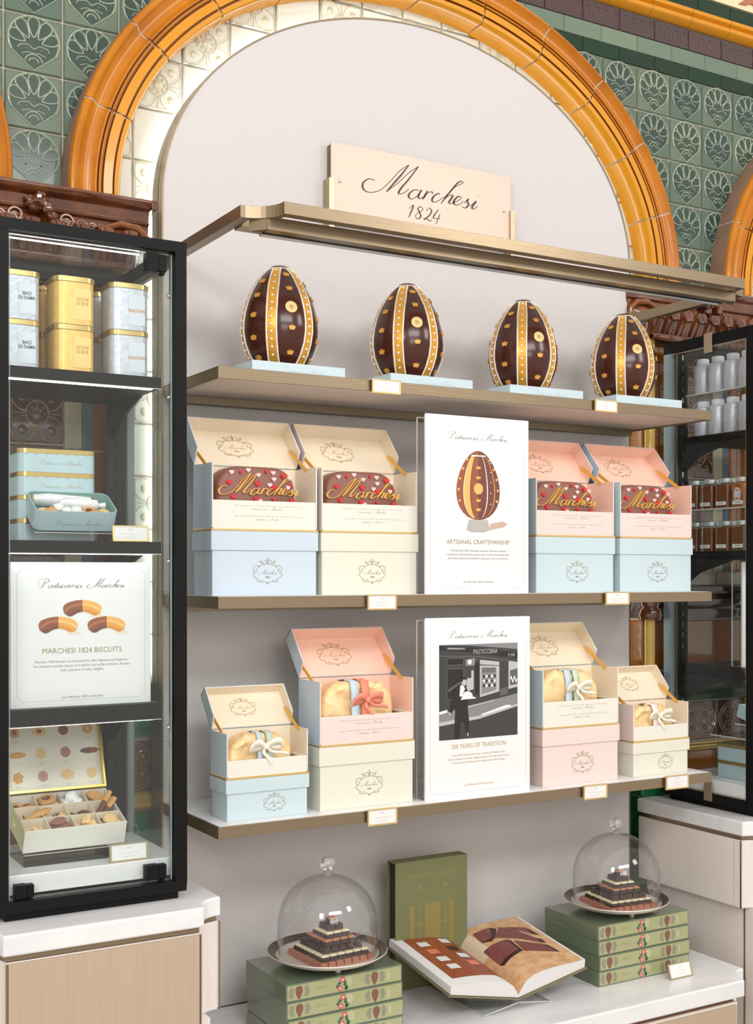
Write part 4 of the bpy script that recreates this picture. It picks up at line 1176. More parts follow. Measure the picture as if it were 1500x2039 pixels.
for i, (x, big, mc, mo, mi_, mf, cn, ln, wh, yf) in enumerate(low):
    w_, d_, h_, dr = (.246, .105, .142, .042) if big else (.1945, .086, .089, .030)
    closed_box(w_, d_, h_, dr, mc, 'closed %s gift box, base of the %s' % (cn, wh), (x, yf, 1.170))
    open_box(w_, d_, .067 if big else .040, .146 if big else .098, .042 if big else .030, mo, mi_, mf, 'open %s box holding a cake, %s' % (ln, wh), (x, yf, 1.170 + h_ + .0004), text=bool(big))
    zc = 1.170 + h_ + .0075
    nm = ['small gold-wrapped cake with blue and green bands and ivory bow', 'gold-wrapped cake with blue band and coral bow', 'gold-wrapped cake with pale blue bands and ivory bow', 'small gold-wrapped cake with pale pink band and ivory bow'][i]
    if i == 0: wrapped_cake(.158, .083, .048, [(-.006, .012, M_rblue), (.018, .016, M_rgreen)], M_rwhite, nm, (x + .0905, yf + .022, zc), 1, .004)
    if i == 1: wrapped_cake(.200, .132, .060, [(-.012, .020, M_rblue), (.016, .020, M_coral)], M_coral, nm, (x + .111, yf + .024, zc), 2, .016)
    if i == 2: wrapped_cake(.200, .132, .060, [(-.010, .020, M_rblue), (.016, .018, M_rgreen)], M_rwhite, nm, (x + .105, yf + .024, zc), 3, .016)
    if i == 3: wrapped_cake(.158, .083, .048, [(.004, .022, M_rpink)], M_rwhite, nm, (x + .088, yf + .022, zc), 4, .010)

# ================================================================ POSTERS
def notch_border(mb, w_, h_, ins, y, mi, t_=.0006, r=.009):
    P_ = []
    for cx_, cz_, a0 in ((ins, ins, PI / 2), (w_ - ins, ins, PI), (w_ - ins, h_ - ins, 3 * PI / 2), (ins, h_ - ins, 2 * PI)):
        P_ += [(cx_ + r * math.cos(a0 - k * PI / 12), cz_ + r * math.sin(a0 - k * PI / 12)) for k in range(7)]
    pen(mb, [P_ + [P_[0]]], 1, 0, 0, y, mi=mi, const=t_)
def poster(label, loc, w_, h_, acr=True):
    t = thing('poster_stand', label, 'poster', loc)
    mb = MB(); mb.box(0, w_, 0, .0035, 0, h_); sh = mb.build('printed_sheet', M_paper, t)
    if acr:
        mb = MB(); mb.box(.0, w_, .0362, .0392, 0, h_ * .985); mb.box(0, w_, .0037, .0362, 0, .003); a = mb.build('acrylic_stand', M_acryl, t)
        mb = MB(); mb.box(-.0006, .0006, .0360, .0394, 0, h_ * .985); mb.box(-.0006, .0006, .0037, .0055, 0, h_ * .99); mb.box(0, w_, .0360, .0394, h_ * .985, h_ * .988); mb.build('polished_edge', M_aedge, t)
    mb = MB(); notch_border(mb, w_, h_, .012, -.0004, 0); mb.build('border_rule', M_rule, sh)
    return t, sh
def egg_outline(cx, cz, w_, h_, n=28):
    out = []
    for i in range(n):
        a = 2 * PI * i / n; z = math.sin(a); x = math.cos(a) * (1 - .20 * z)
        out.append((cx + x * w_ / 2, cz + z * h_ / 2))
    return out
PW = .297
t, sh = poster('poster of a decorated chocolate egg, in clear stand on the middle shelf', (1.5545, 2.428, 1.652), .2985, .421)
mb = MB(); script_mb(mb, 'Pasticceria Marchesi', .170, .149, .366, -.0004, 0, 2.3); mb.build('heading', M_inkg, sh)
mb = MB(); type_mb(mb, 'ARTISANAL CRAFTSMANSHIP', .0150, .150, .118, -.0004, xs=.93); mb.build('title', M_ink, sh)
mb = MB(); type_mb(mb, ['The Marchesi 1824 chocolate creations showcase artisanal', 'excellence: handcrafted by master pastry chefs and enriched with', 'decorative details that transform each piece into a work of art.'], .0070, .150, .100, -.0004, lead=1.30, xs=.98)
type_mb(mb, 'Join Marchesi 1824 community', .0070, .150, .026, -.0004, shear=.2); mb.build('body_text', M_inkg, sh)
mb = MB(); e = egg_outline(.149, .258, .124, .165)
sub = lambda a, b, k: [( .149 + (x - .149) * k, z) for x, z in e]
mb.quad([(x, -.0004, z) for x, z in e], 0)
mb.quad([(.149 + max(.0, x - .149 + .0) * 1.0, -.0006, z) for x, z in e if x >= .149], 1)
def strip(ka, kb, y, mi):
    zz = [.180 + .15 * i / 16 for i in range(17)]
    def hw(z):
        s_ = max(-1, min(1, (z - .258) / .0825)); return .062 * math.sqrt(max(0, 1 - s_ * s_)) * (1 - .20 * s_)
    for i in range(16):
        a, b = zz[i], zz[i + 1]
        mb.quad([(.149 + ka * hw(a), y, a), (.149 + kb * hw(a), y, a), (.149 + kb * hw(b), y, b), (.149 + ka * hw(b), y, b)], mi)
strip(-.66, -.38, -.0008, 2); strip(-.69, -.66, -.0009, 3); strip(.40, .44, -.0009, 3); strip(.74, .77, -.0009, 2); strip(-.38, -.36, -.0009, 4)
for z in (.300, .276, .222, .200):
    mb.quad([(.149 + a, -.0010, z + b) for a, b in ((-.005, -.003), (.005, -.003), (.008, .004), (.003, .001), (0, .006), (-.003, .001), (-.008, .004))], 2)
for z in (.318, .296, .272, .246, .220):
    for sx in (-1, 1): mb.quad([(.149 + sx * .90 * .062 * math.sqrt(max(0, 1 - ((z - .258) / .0825) ** 2)) * (1 - .20 * (z - .258) / .0825) + a * .7, -.0010, z + b) for a, b in ((-.003, -.002), (.003, -.002), (.005, .003), (0, .004), (-.005, .003))], 2)
    disc(mb, .149 + .036, z - .006, .0015, .0015, -.0010, 3, 8)
disc(mb, .149, .250, .0135, .0135, -.0010, 2)
mb.quad([(.149 + x, -.0011, z) for x, z in ((-.021, .327), (.021, .327), (.020, .330), (-.020, .330))], 3)
mb.quad([(x, -.0005, z) for x, z in ((.180, .152), (.225, .160), (.236, .168), (.222, .174), (.186, .168))], 5)
mb.quad([(x, -.0012, z) for x, z in ((.116, .152), (.130, .147), (.165, .147), (.182, .152), (.176, .176), (.122, .176))], 6)
mb.build('egg_illustration', [M_kb, M_kd, M_ky, M_pearl, M_choc, M_ksh, M_kst], sh)

t, sh = poster('poster with a black and white street photograph, in clear stand on the lowest shelf', (1.5560, 2.431, 1.170), .3035, .4255)
mb = MB(); script_mb(mb, 'Pasticceria Marchesi', .172, .150, .377, -.0004, 0, 2.3); mb.build('heading', M_inkg, sh)
mb = MB(); type_mb(mb, '200 YEARS OF TRADITION', .0150, .152, .116, -.0004, xs=.90); mb.build('title', M_inkl, sh)
mb = MB(); type_mb(mb, ['Since 1824 Marchesi has been a symbol of Milanese style', 'with its artisanal creations, elegant settings, and impeccable service.', 'A harmonious moment of conviviality with refined tastes.'], .0068, .152, .098, -.0004, lead=1.30, xs=.98)
type_mb(mb, 'Join Marchesi 1824 community', .0068, .152, .026, -.0004, shear=.2); mb.build('body_text', M_inkl, sh)
# the photograph, flat print: x 0..1, z 0..1 inside the picture rectangle
px0, px1, pz0, pz1 = .038, .266, .138, .362
def pp(mb, pts, y, c): mb.quad([(px0 + (px1 - px0) * x, -y, pz0 + (pz1 - pz0) * z) for x, z in pts], c)
def pr_(mb, x0, z0, x1, z1, y, c): pp(mb, [(x0, z0), (x1, z0), (x1, z1), (x0, z1)], y, c)
mb = MB()
pr_(mb, 0, 0, 1, 1, .0003, 1)
pp(mb, [(0, 1), (1, 1), (1, .93), (.4, .985), (0, 1)], .0005, 3)
pp(mb, [(0, .99), (.35, .97), (1, .89), (1, .83), (.35, .92), (0, .95)], .0006, 0)
pp(mb, [(.09, .975), (.33, .965), (.33, .94), (.09, .95)], .0007, 2); pp(mb, [(.11, .967), (.30, .957), (.30, .950), (.11, .958)], .0008, 4)
pp(mb, [(0, .89), (.5, .87), (1, .80), (1, .79), (.5, .855), (0, .88)], .0006, 2)
for (x0, z0, x1, z1) in ((.09, .78, .31, .86), (.09, .42, .31, .75)):
    pr_(mb, x0, z0, x1, z1, .0006, 2); pr_(mb, x0 + .01, z0 + .008, x1 - .01, z1 - .008, .0007, 0)
pp(mb, [(.33, .77), (.44, .77), (.45, .85), (.33, .84)], .0006, 3); disc(mb, px0 + .38 * (px1 - px0), pz0 + .81 * (pz1 - pz0), .006, .006, -.0008, 5, 10)
pr_(mb, .40, .60, .43, .72, .0006, 4); pr_(mb, .45, .46, .50, .80, .0006, 0)
pp(mb, [(.51, .43), (.76, .48), (.76, .80), (.51, .83)], .0006, 4); pp(mb, [(.53, .46), (.72, .50), (.72, .74), (.53, .75)], .0007, 3)
for k in range(8): pp(mb, [(.54 + k * .022, .69), (.55 + k * .022, .69), (.55 + k * .022, .74), (.54 + k * .022, .74)], .0008, 1)
for k in range(3):
    for j in range(5): disc(mb, px0 + (.56 + j * .035) * (px1 - px0), pz0 + (.55 + k * .05) * (pz1 - pz0), .003, .004, -.0008, 5 if (k + j) % 2 else 0, 8)
pp(mb, [(.51, .78), (.76, .76), (.76, .755), (.51, .77)], .0008, 0)
pp(mb, [(.88, .50), (1, .52), (1, .80), (.88, .80)], .0006, 4); pp(mb, [(.90, .54), (1, .55), (1, .72), (.90, .70)], .0007, 2)
for j in range(4): disc(mb, px0 + (.915 + j * .022) * (px1 - px0), pz0 + (.62 - .03 * (j % 2)) * (pz1 - pz0), .0025, .005, -.0008, 5, 8)
pp(mb, [(.77, .43), (.87, .45), (.87, .53), (.77, .51)], .0006, 2)
pp(mb, [(0, .28), (.35, .34), (1, .45), (1, .33), (.5, .22), (0, .15)], .0006, 3)
pp(mb, [(.36, .33), (.70, .385), (.70, .395), (.36, .345)], .0007, 4)
pp(mb, [(0, .19), (.5, .235), (1, .335), (1, .31), (.5, .20), (0, .15)], .0007, 4); pp(mb, [(.54, .235), (.90, .31), (.92, .325), (.85, .33), (.53, .25)], .0008, 5)
pp(mb, [(0, .15), (.5, .20), (1, .31), (1, 0), (0, 0)], .0006, 1)
pp(mb, [(0, .30), (.10, .32), (.10, .29), (.0, .27)], .0008, 5)
# waiter
pp(mb, [(.19, 0), (.25, 0), (.27, .18), (.31, .17), (.34, .03), (.37, .03), (.37, .20), (.35, .36), (.38, .48), (.34, .53), (.26, .55), (.19, .52), (.15, .40), (.12, .28), (.15, .27), (.20, .36), (.19, .18)], .0010, 0)
pp(mb, [(.25, .45), (.28, .45), (.32, .53), (.30, .56), (.26, .57)], .0011, 5)
disc(mb, px0 + .305 * (px1 - px0), pz0 + .60 * (pz1 - pz0), .0075, .0095, -.0011, 4, 14)
pp(mb, [(.26, .60), (.28, .655), (.34, .65), (.345, .62), (.30, .63), (.28, .60)], .0012, 0)
pp(mb, [(.34, .50), (.43, .52), (.43, .64), (.34, .64)], .0009, 4)
pp(mb, [(.26, .415), (.45, .42), (.46, .43), (.42, .44), (.405, .48), (.36, .505), (.31, .495), (.285, .46), (.275, .43)], .0013, 5)
disc(mb, px0 + .13 * (px1 - px0), pz0 + .275 * (pz1 - pz0), .003, .004, -.0011, 4, 8)
disc(mb, px0 + .355 * (px1 - px0), pz0 + .045 * (pz1 - pz0), .002, .005, -.0011, 4, 8)
pp(mb, [(.11, .50), (.32, .62), (.32, .64), (.11, .53)], .00085, 2)
type_mb(mb, 'PASTICCERIA', .0150, px0 + .58 * (px1 - px0), pz0 + .895 * (pz1 - pz0), -.0009, 4, xs=.80)
type_mb(mb, 'M  MAR', .0120, px0 + .92 * (px1 - px0), pz0 + .85 * (pz1 - pz0), -.0009, 4, xs=.50)
mb.build('street_photograph', [G('a'), G('b'), G('c'), G('d'), G('e'), G('f')], sh)

# ================================================================ PRICE TAGS ON THE SHELF EDGES
def card_tag(label, x, z, w_, h_, loc_y=2.3905, tilt=0.0, m_=None, stand=False, name='price_tag'):
    t = thing(name, label, 'label holder', (x, loc_y, z), 0, group='small brass-framed tags')
    b = .0035
    mb = MB(); mb.box(0, w_, 0, .005, 0, b); mb.box(0, w_, 0, .005, h_ - b * .6, h_); mb.box(0, b, 0, .005, b, h_ - b * .6); mb.box(w_ - b, w_, 0, .005, b, h_ - b * .6)
    if not stand: mb.box(b, w_ - b, .005, .0085, h_ - .012, h_)
    mb.build('tag_frame', m_ or M_goldedge, t, bevel=.0004, seg=1)
    mb = MB(); mb.box(b, w_ - b, .0015, .003, b, h_ - b * .6); c = mb.build('card', M_paper, t)
    mb = MB(); scribble(mb, w_ * .55, .0022, w_ / 2, h_ * .45, .0012, sd=int(x * 100)); scribble(mb, w_ * .35, .002, w_ / 2, h_ * .25, .0012, sd=3)
    crest_mb(mb, .009, w_ / 2, h_ * .80, .0012) if False else scribble(mb, w_ * .12, .003, w_ / 2, h_ * .72, .0012, sd=5)
    mb.build('lettering', M_inkl, c)
    if tilt: t.rotation_euler = (-tilt, 0, 0)
    return t
for lb, x0, x1, z0, z1 in (('price tag on the top shelf edge below the second egg', 1.3899, 1.4649, 2.104, 2.136), ('price tag on the top shelf edge below the fourth egg', 2.034, 2.106, 2.105, 2.136),
                           ('price tag on the middle shelf edge below the cream box', 1.378, 1.454, 1.6185, 1.6525), ('price tag on the middle shelf edge below the rightmost box', 2.068, 2.146, 1.621, 1.654),
                           ('price tag on the lowest shelf edge left of the photograph poster', 1.378, 1.4555, 1.1355, 1.1725), ('price tag on the lowest shelf edge below the pink box', 1.9968, 2.073, 1.137, 1.173),
                           ('price tag on the lowest shelf edge below the small cream box', 2.271, 2.351, 1.138, 1.174)):
    card_tag(lb, x0, z0, x1 - x0, z1 - z0)
# ================================================================ GLASS CASES
def rrect(w_, d_, r, n=4, cx=0, cy=0):
    P_ = []
    for sx, sy, a0 in ((1, 1, 0), (-1, 1, PI / 2), (-1, -1, PI), (1, -1, 3 * PI / 2)):
        for k in range(n + 1):
            a = a0 + PI / 2 * k / n
            P_.append((cx + sx * (w_ / 2 - r) + r * math.cos(a), cy + sy * (d_ / 2 - r) + r * math.sin(a)))
    return P_
def glass_case(label, mir):
    F_ = (lambda x: 3.48 - x) if mir else (lambda x: x)
    X0, X1, Yf, Yb, Z0, Z1 = .553, .932, 2.348, 2.693, 1.061, 2.367
    t = thing('glass_display_case', label, 'display case', (F_((X0 + X1) / 2), Yb, 1.0455))
    def bx(mb, x0, x1, *a):
        x0, x1 = F_(x0), F_(x1); mb.box(min(x0, x1), max(x0, x1), *a)
    B = lambda mb, nm, m_, **k: mb.build(nm, m_, t, world=True, **k)
    f = .024
    mb = MB(); bx(mb, X0, X1, Yf, Yf + .03, Z0, Z0 + f * .9); bx(mb, X0, X1, Yf, Yf + .03, Z1 - f * .9, Z1); bx(mb, X0, X0 + f, Yf, Yf + .03, Z0 + f * .9, Z1 - f * .9); bx(mb, X1 - f, X1, Yf, Yf + .03, Z0 + f * .9, Z1 - f * .9)
    B(mb, 'front_frame', M_black, bevel=.001)
    for xa, xb in ((X0, X0 + .022), (X1 - .022, X1)):
        mb = MB(); bx(mb, xa, xb, Yf + .031, Yb, Z1 - .030, Z1); B(mb, 'side_rail', M_black)
        mb = MB(); bx(mb, xa, xb, Yf + .031, Yb, Z0, Z0 + .024); B(mb, 'side_rail', M_black)
        mb = MB(); bx(mb, xa, xb, Yb - .030, Yb, Z0 + .025, Z1 - .031); B(mb, 'rear_post', M_bluegrey)
    mb = MB(); bx(mb, X0 + .023, X1 - .023, Yb - .02, Yb, Z1 - .03, Z1); bx(mb, X0 + .023, X1 - .023, Yb - .02, Yb, Z0, Z0 + .024); B(mb, 'rear_rail', M_black)
    mb = MB(); bx(mb, X0 + .02, X1 - .014, Yf + .012, Yb - .01, 1.0456, Z0); B(mb, 'base', M_black)
    mb = MB(); k = .0022
    for a in ((X0 + f, X1 - f, Yf + .022, Yf + .030, Z0 + f * .9, Z0 + f * .9 + k), (X0 + f, X1 - f, Yf + .022, Yf + .030, Z1 - f * .9 - k, Z1 - f * .9), (X0 + f, X0 + f + k, Yf + .022, Yf + .030, Z0 + .024, Z1 - .024), (X1 - f - k, X1 - f, Yf + .022, Yf + .030, Z0 + .024, Z1 - .024)): bx(mb, *a)
    B(mb, 'steel_trim', M_steel)
    mb = MB(); bx(mb, .583, .904, Yf + .014, Yf + .019, 1.084, 2.342); B(mb, 'glass_door', M_glass)
    mb = MB(); bx(mb, .5815, .583, Yf + .0135, Yf + .0195, 1.084, 2.342); bx(mb, .904, .9055, Yf + .0135, Yf + .0195, 1.084, 2.342); B(mb, 'door_edge', M_glassedge)
    for xa in (X0 + .003, X1 - .008):
        mb = MB(); bx(mb, xa, xa + .005, Yf + .032, Yb - .032, Z0 + .026, Z1 - .032); B(mb, 'side_pane', M_glass)
        mb = MB(); e_ = xa + (.0055 if xa > .7 else -.0005)
        bx(mb, e_ - .0008, e_ + .0004, Yf + .0312, Yf + .0335, Z0 + .026, Z1 - .032); bx(mb, e_ - .0006, e_ + .0004, Yf + .034, Yb - .032, Z1 - .035, Z1 - .0325); bx(mb, e_ - .0006, e_ + .0004, Yf + .034, Yb - .032, Z0 + .026, Z0 + .029); B(mb, 'pane_edge', M_brass_l)
    mb = MB(); bx(mb, X0 + .023, X1 - .023, Yf + .032, Yb - .022, Z1 - .012, Z1 - .007); B(mb, 'top_pane', M_glass)
    for xa in (.869, .560):
        mb = MB(); bx(mb, xa, xa + .042, 2.660, 2.668, Z0 + .026, Z1 - .032); u = B(mb, 'slotted_upright', M_blackm)
        mb = MB()
        for k in range(40): bx(mb, xa + .018, xa + .022, 2.6592, 2.6600, Z0 + .05 + k * .031, Z0 + .066 + k * .031)
        mb.build('slot', M_steel if mir else M_black, u, world=True)
        mb = MB(); bx(mb, xa + (.044 if xa > .7 else -.005), xa + (.049 if xa > .7 else -.001), 2.655, 2.668, Z0 + .026, Z1 - .032); B(mb, 'metal_strip', M_brass_d)
    for z, th in ((2.0945, .0225), (1.7637, .024), (1.440, .032)):
        mb = MB(); bx(mb, .558, .887, 2.372, 2.655, z - th, z); sh = B(mb, 'shelf', M_black, bevel=.0006)
        mb = MB(); bx(mb, .558, .887, 2.3712, 2.3735, z - th - .0015, z - th - .0001); mb.build('steel_lip', M_steel, sh, world=True)
        mb = MB(); bx(mb, .575, .870, 2.375, 2.389, z - th - .0022, z - th - .0002); mb.build('led_strip', M_ledc, sh, world=True)
        for xa in (.878, .566):
            mb = MB(); a, b = F_(xa), F_(xa + .006)
            mb.prism([(2.656, z - th - .002), (2.47, z - th - .002), (2.60, z - th - .038), (2.656, z - th - .075)], min(a, b), max(a, b), 'x'); B(mb, 'bracket', M_blackm)
    for xa, xb, z0, z1 in ((.850, .893, 2.304, 2.340), (.850, .893, 1.0885, 1.118), (.592, .628, 1.085, 1.111)):
        mb = MB(); bx(mb, xa, (xa + xb) / 2 + .004, Yf + .008, Yf + .028, z0, z1); bx(mb, (xa + xb) / 2 + .005, xb, Yf + .010, Yf + .026, z0 + .001, z1 - .001); bx(mb, xb - .012, xb - .004, Yf + .008, Yf + .024, z0 - .006, z0)
        B(mb, 'hinge_block', M_black, bevel=.0008)
    for z in (2.259, 2.055, 1.725, 1.390):
        mb = MB(); mb.blob((F_(.9005), Yf + .020, z), .0045, .006, .0045, 10, 6); B(mb, 'glass_fixing', M_steel, smooth=True)
    mb = MB(); bx(mb, .585, .845, Yf + .034, Yf + .038, 2.338, 2.340); B(mb, 'led_strip', M_ledc)
    mb = MB(); bx(mb, .563, .925, 2.381, 2.660, 1.0875, 1.125); B(mb, 'marble_slab', M_marble, bevel=.002)
    if mir:
        for z0, z1 in ((2.316, 2.371), (1.066, 1.121)):
            mb = MB(); mb.box(2.5440, 2.5475, 2.500, 2.530, z0, z1); B(mb, 'brass_plate', M_brass_l, bevel=.0006)
    return t
glass_case('tall black-framed glass case at left, with tins and biscuits', False)
glass_case('tall black-framed glass case at right, with bottles and jars', True)

# ---- tins of the left case
def square_tin(body, lab, lines, ink):
    t = thing('biscuit_tin', 'tin', 'tin', group='square biscuit tins on the top shelf of the left case')
    mb = MB(); mb.prism(rrect(.081, .081, .019, 6), 0, .0830, 'z'); b = mb.build('tin_body', body, t, True)
    mb = MB(); mb.prism(rrect(.0845, .0845, .020, 6), .0832, .0930, 'z'); mb.prism(rrect(.080, .080, .018, 6), .0930, .0942, 'z'); mb.build('tin_lid', M_lidgold, t, True, bevel=.0005)
    mb = MB(); mb.box(-.004, .030, -.0411, -.0404, .010, .070); l = mb.build('printed_label', lab, b)
    mb = MB(); type_mb(mb, lines, .0092, .013, .047 if len(lines) > 1 else .036, -.0414, lead=.95, xs=.85, bold=.02)
    mb.build('lettering', ink, l)
    return t
kinds = [('silver', M_tin, M_tinlabel, ['BACI', 'DI DAMA'], M_inkd), ('golden', M_tingold, M_tingoldl, ['OCCHI', 'DI BUE'], M_copper), ('silver', M_tin, M_tinlabel, ['BARONIN'], M_copper)]
for c, (cn, bm_, lm, ln, ink) in enumerate(kinds):
    base = None
    for row in range(2):
        for lev in range(2):
            if base is None: base = square_tin(bm_, lm, ln, ink); t = base
            else: t = copy_tree(base)
            t.location = (.611 + .1085 * c + (.003 if c == 2 else 0), 2.4365 + .10 * row, 2.0945 + .0945 * lev)
            wh = ('left', 'middle', 'right')[c]
            t['label'] = '%s square biscuit tin, %s of the %s %s pair in the left case' % (cn, 'upper' if lev else 'lower', 'front' if row == 0 else 'rear', wh)
# pale blue tins
def flat_tin(w_=.160, d_=.140, h_=.0471, sub='stack'):
    t = thing('flat_biscuit_tin', 'tin', 'tin', group='pale blue flat tins')
    mb = MB(); mb.prism(rrect(w_ - .002, d_ - .002, .014, 5), 0, h_ - .009, 'z'); b = mb.build('tin_body', M_tinblue, t, True)
    mb = MB(); mb.prism(rrect(w_, d_, .015, 5), h_ - .009, h_ - .0003, 'z')
    for k in range(7): mb.prism([(-w_ * .40 + k * w_ * .13 - .004, h_ - .009), (-w_ * .40 + k * w_ * .13 + .004, h_ - .009), (-w_ * .40 + k * w_ * .13, h_ - .0115)], -d_ / 2 - .0002, -d_ / 2 + .002)
    mb.build('gold_rim', M_lidgold, t)
    mb = MB(); script_mb(mb, 'Pasticceria Marchesi', w_ * .55, w_ * .04, h_ * .34, -d_ / 2 - .0002, 0, 1.3); mb.build('lettering', M_inkl, b)
    return t
ft = flat_tin()
for k in range(4):
    t = ft if k == 0 else copy_tree(ft)
    t.location = (.715, 2.572, 1.7637 + .0472 * k)
    t['label'] = 'pale blue gold-rimmed tin, %s of the stack in the left case' % ('bottom', 'second from bottom', 'third from bottom', 'top')[k]
TA = R(29)
ot = thing('open_biscuit_tin', 'open pale blue tin of bagged biscuits tilted in front of the tin stack', 'tin', (.7325, 2.442, 1.7855))
ot.rotation_euler = (TA, 0, 0)
W, D, H = .166, .091, .042
o1 = rrect(W, D, .016, 5, 0, D / 2); i1 = rrect(W - .004, D - .004, .014, 5, 0, D / 2)
mb = MB(); n = len(o1)
for i in range(n):
    j = (i + 1) % n
    mb.quad([(*o1[i], 0), (*o1[j], 0), (*o1[j], H), (*o1[i], H)], 0); mb.quad([(*i1[i], .002), (*i1[j], .002), (*i1[j], H), (*i1[i], H)], 1)
    mb.quad([(*o1[i], H), (*o1[j], H), (*i1[j], H), (*i1[i], H)], 0)
mb.quad([(*p, 0) for p in o1], 0); mb.quad([(*p, .002) for p in i1], 1)
b = mb.build('tin_body', [M_tinblue, M_tinin], ot, True)
mb = MB(); script_mb(mb, 'Pasticceria Marchesi', .092, .004, .012, -.0004, 0, 1.5); mb.build('lettering', M_inkg, b)
MT = Matrix.Translation(ot.location) @ Matrix.Rotation(TA, 4, 'X')
def put(o, M4, x, y, z, rot=(0, 0, 0)):
    from mathutils import Euler
    o.matrix_world = M4 @ Matrix.Translation((x, y, z)) @ Euler(rot).to_matrix().to_4x4()
mb = MB(); mb.tube([(-.075, .0, 0), (-.045, .0, .001), (.01, .0, -.001), (.04, 0, 0)], [.012, .015, .015, .012], 10, sy=.8)
o = mb.build('biscuit_bag', M_cell, None, True); put(o, MT, .004, .070, .030, (0, 0, R(-4))); tag(o, 'crinkled cellophane bag lying at the back of the open blue tin', 'bag')
mb = MB(); mb.tube([(-.030, 0, 0), (-.02, 0, .002), (.025, 0, 0), (.045, 0, .0), (.050, 0, .0), (.062, 0, 0)], [.006, .012, .014, .012, .005, .008], 10, sy=.8)
o = mb.build('biscuit_bag', M_cell, None, True); put(o, MT, .006, .050, .034, (0, 0, R(-3))); tag(o, 'knotted cellophane bag in the middle of the open blue tin', 'bag')
def biscuit(kind, sd=0):
    mb = MB()
    if kind == 'round': mb.lathe([(.0, 0), (.011, .0), (.013, .003), (.011, .006), (0, .0075)], n=16); m_ = M_biscl
    elif kind == 'ring': mb.lathe([(.004, .001), (.013, .0), (.016, .004), (.013, .008), (.007, .008), (.0045, .004)], n=18, mifn=lambda q: 1 if q == 4 else 0); m_ = [M_bisc, M_jam]
    elif kind == 'oval': 
        mb.lathe([(0, 0), (.012, 0), (.014, .003), (.011, .007), (0, .0085)], n=16); mb.v = [(x * 1.25, y * .85, z) for x, y, z in mb.v]; m_ = M_bisc
    elif kind == 'leaf':
        mb.blob((0, 0, .004), .026, .007, .006, 12, 6, 0, .35, sd); m_ = M_bisc
    elif kind == 'chip':
        mb.lathe([(0, 0), (.012, 0), (.014, .003), (.010, .0065), (0, .0075)], n=14)
        rr = random.Random(sd)
        for k in range(9): mb.blob((rr.uniform(-.008, .008), rr.uniform(-.008, .008), .0075), .0018, .0018, .0014, 5, 3, 1)
        m_ = [M_biscl, M_bisd]
    elif kind == 'meringue': mb.blob((0, 0, .007), .012, .012, .009, 12, 7, 0, .3, sd); m_ = M_bisw
    elif kind == 'cluster':
        rr = random.Random(sd)
        for k in range(7): mb.blob((rr.uniform(-.007, .007), rr.uniform(-.007, .007), rr.uniform(.003, .009)), .005, .005, .004, 7, 5, 0, .4, k)
        m_ = M_biscl
    elif kind == 'cocoa': mb.lathe([(0, 0), (.011, 0), (.0125, .003), (.011, .0045), (.0115, .006), (.0125, .009), (0, .011)], n=16, mifn=lambda q: 1 if q == 3 else 0); m_ = [M_bisr, M_bisd]
    elif kind == 'dark': mb.lathe([(0, 0), (.012, 0), (.0125, .003), (.009, .006), (0, .007)], n=14); m_ = M_bisd
    elif kind == 'flake':
        mb.box(-.012, .012, -.009, .009, 0, .004); mb.box(-.010, .011, -.008, .008, .004, .007); mb.box(-.011, .009, -.007, .009, .007, .0095); m_ = M_biscl
    elif kind == 'dipped':
        mb.tube([(-.026, 0, .004), (.006, 0, .004)], .0052, 6, 1); mb.tube([(.0065, 0, .004), (.030, 0, .004)], .005, 6, 0); m_ = [M_bisc, M_bisd]
    return mb.mesh(kind + '_biscuit', m_, kind not in ('flake',))
BM = {}
def bisc(kind, name, M4, x, y, z, rot, label, sd=0, group=None, sc=1):
    if kind not in BM: BM[kind] = biscuit(kind, sd)
    o = bpy.data.objects.new(name, BM[kind]); COL.objects.link(o); put(o, M4, x, y, z, rot); tag(o, label, 'biscuit', group)
    if sc != 1: o.scale = (sc, sc, sc)
for i, (x, y, k) in enumerate(((-.062, .024, 'round'), (-.042, .030, 'oval'), (-.048, .020, 'ring'), (-.018, .020, 'meringue'), (.004, .024, 'meringue'), (.030, .026, 'ring'), (.044, .020, 'oval'), (.062, .026, 'round'), (.020, .018, 'round'), (-.030, .036, 'meringue'))):
    bisc(k, 'biscuit', MT, x, y, .026, (R(10), R(8 * (i % 3 - 1)), i), '%s in the open blue tin, %s' % ({'round': 'pale round biscuit', 'oval': 'golden oval biscuit', 'ring': 'jam ring biscuit', 'meringue': 'white meringue'}[k], ('leftmost', 'second from left, rear', 'second from left, front', 'just left of centre', 'at centre', 'right of centre', 'second from right', 'rightmost', 'front centre', 'behind, left of centre')[i]), group='biscuits in the open blue tin')
ar = thing('acrylic_riser', 'clear acrylic wedge holding up the open pale blue tin', 'stand', (.7325, 2.44, 1.7637))
mb = MB(); mb.box(-.083, .083, .0, .003, 0, .018); mb.box(-.083, .083, .084, .087, 0, .055); mb.box(-.083, .083, .003, .084, 0, .002); mb.build('acrylic_plates', M_acryl, ar)
mb = MB(); mb.box(-.0838, -.0830, 0, .087, 0, .0025); mb.box(-.083, .083, -.0008, 0, .0165, .018); mb.box(.083, .0838, 0, .087, 0, .0025); mb.build('polished_edge', M_aedge, ar)
card_tag('brass-framed card on the second shelf of the left glass case', .7925, 1.7640, .076, .0325, 2.388, 0.15, M_goldedge, True, 'card_holder')
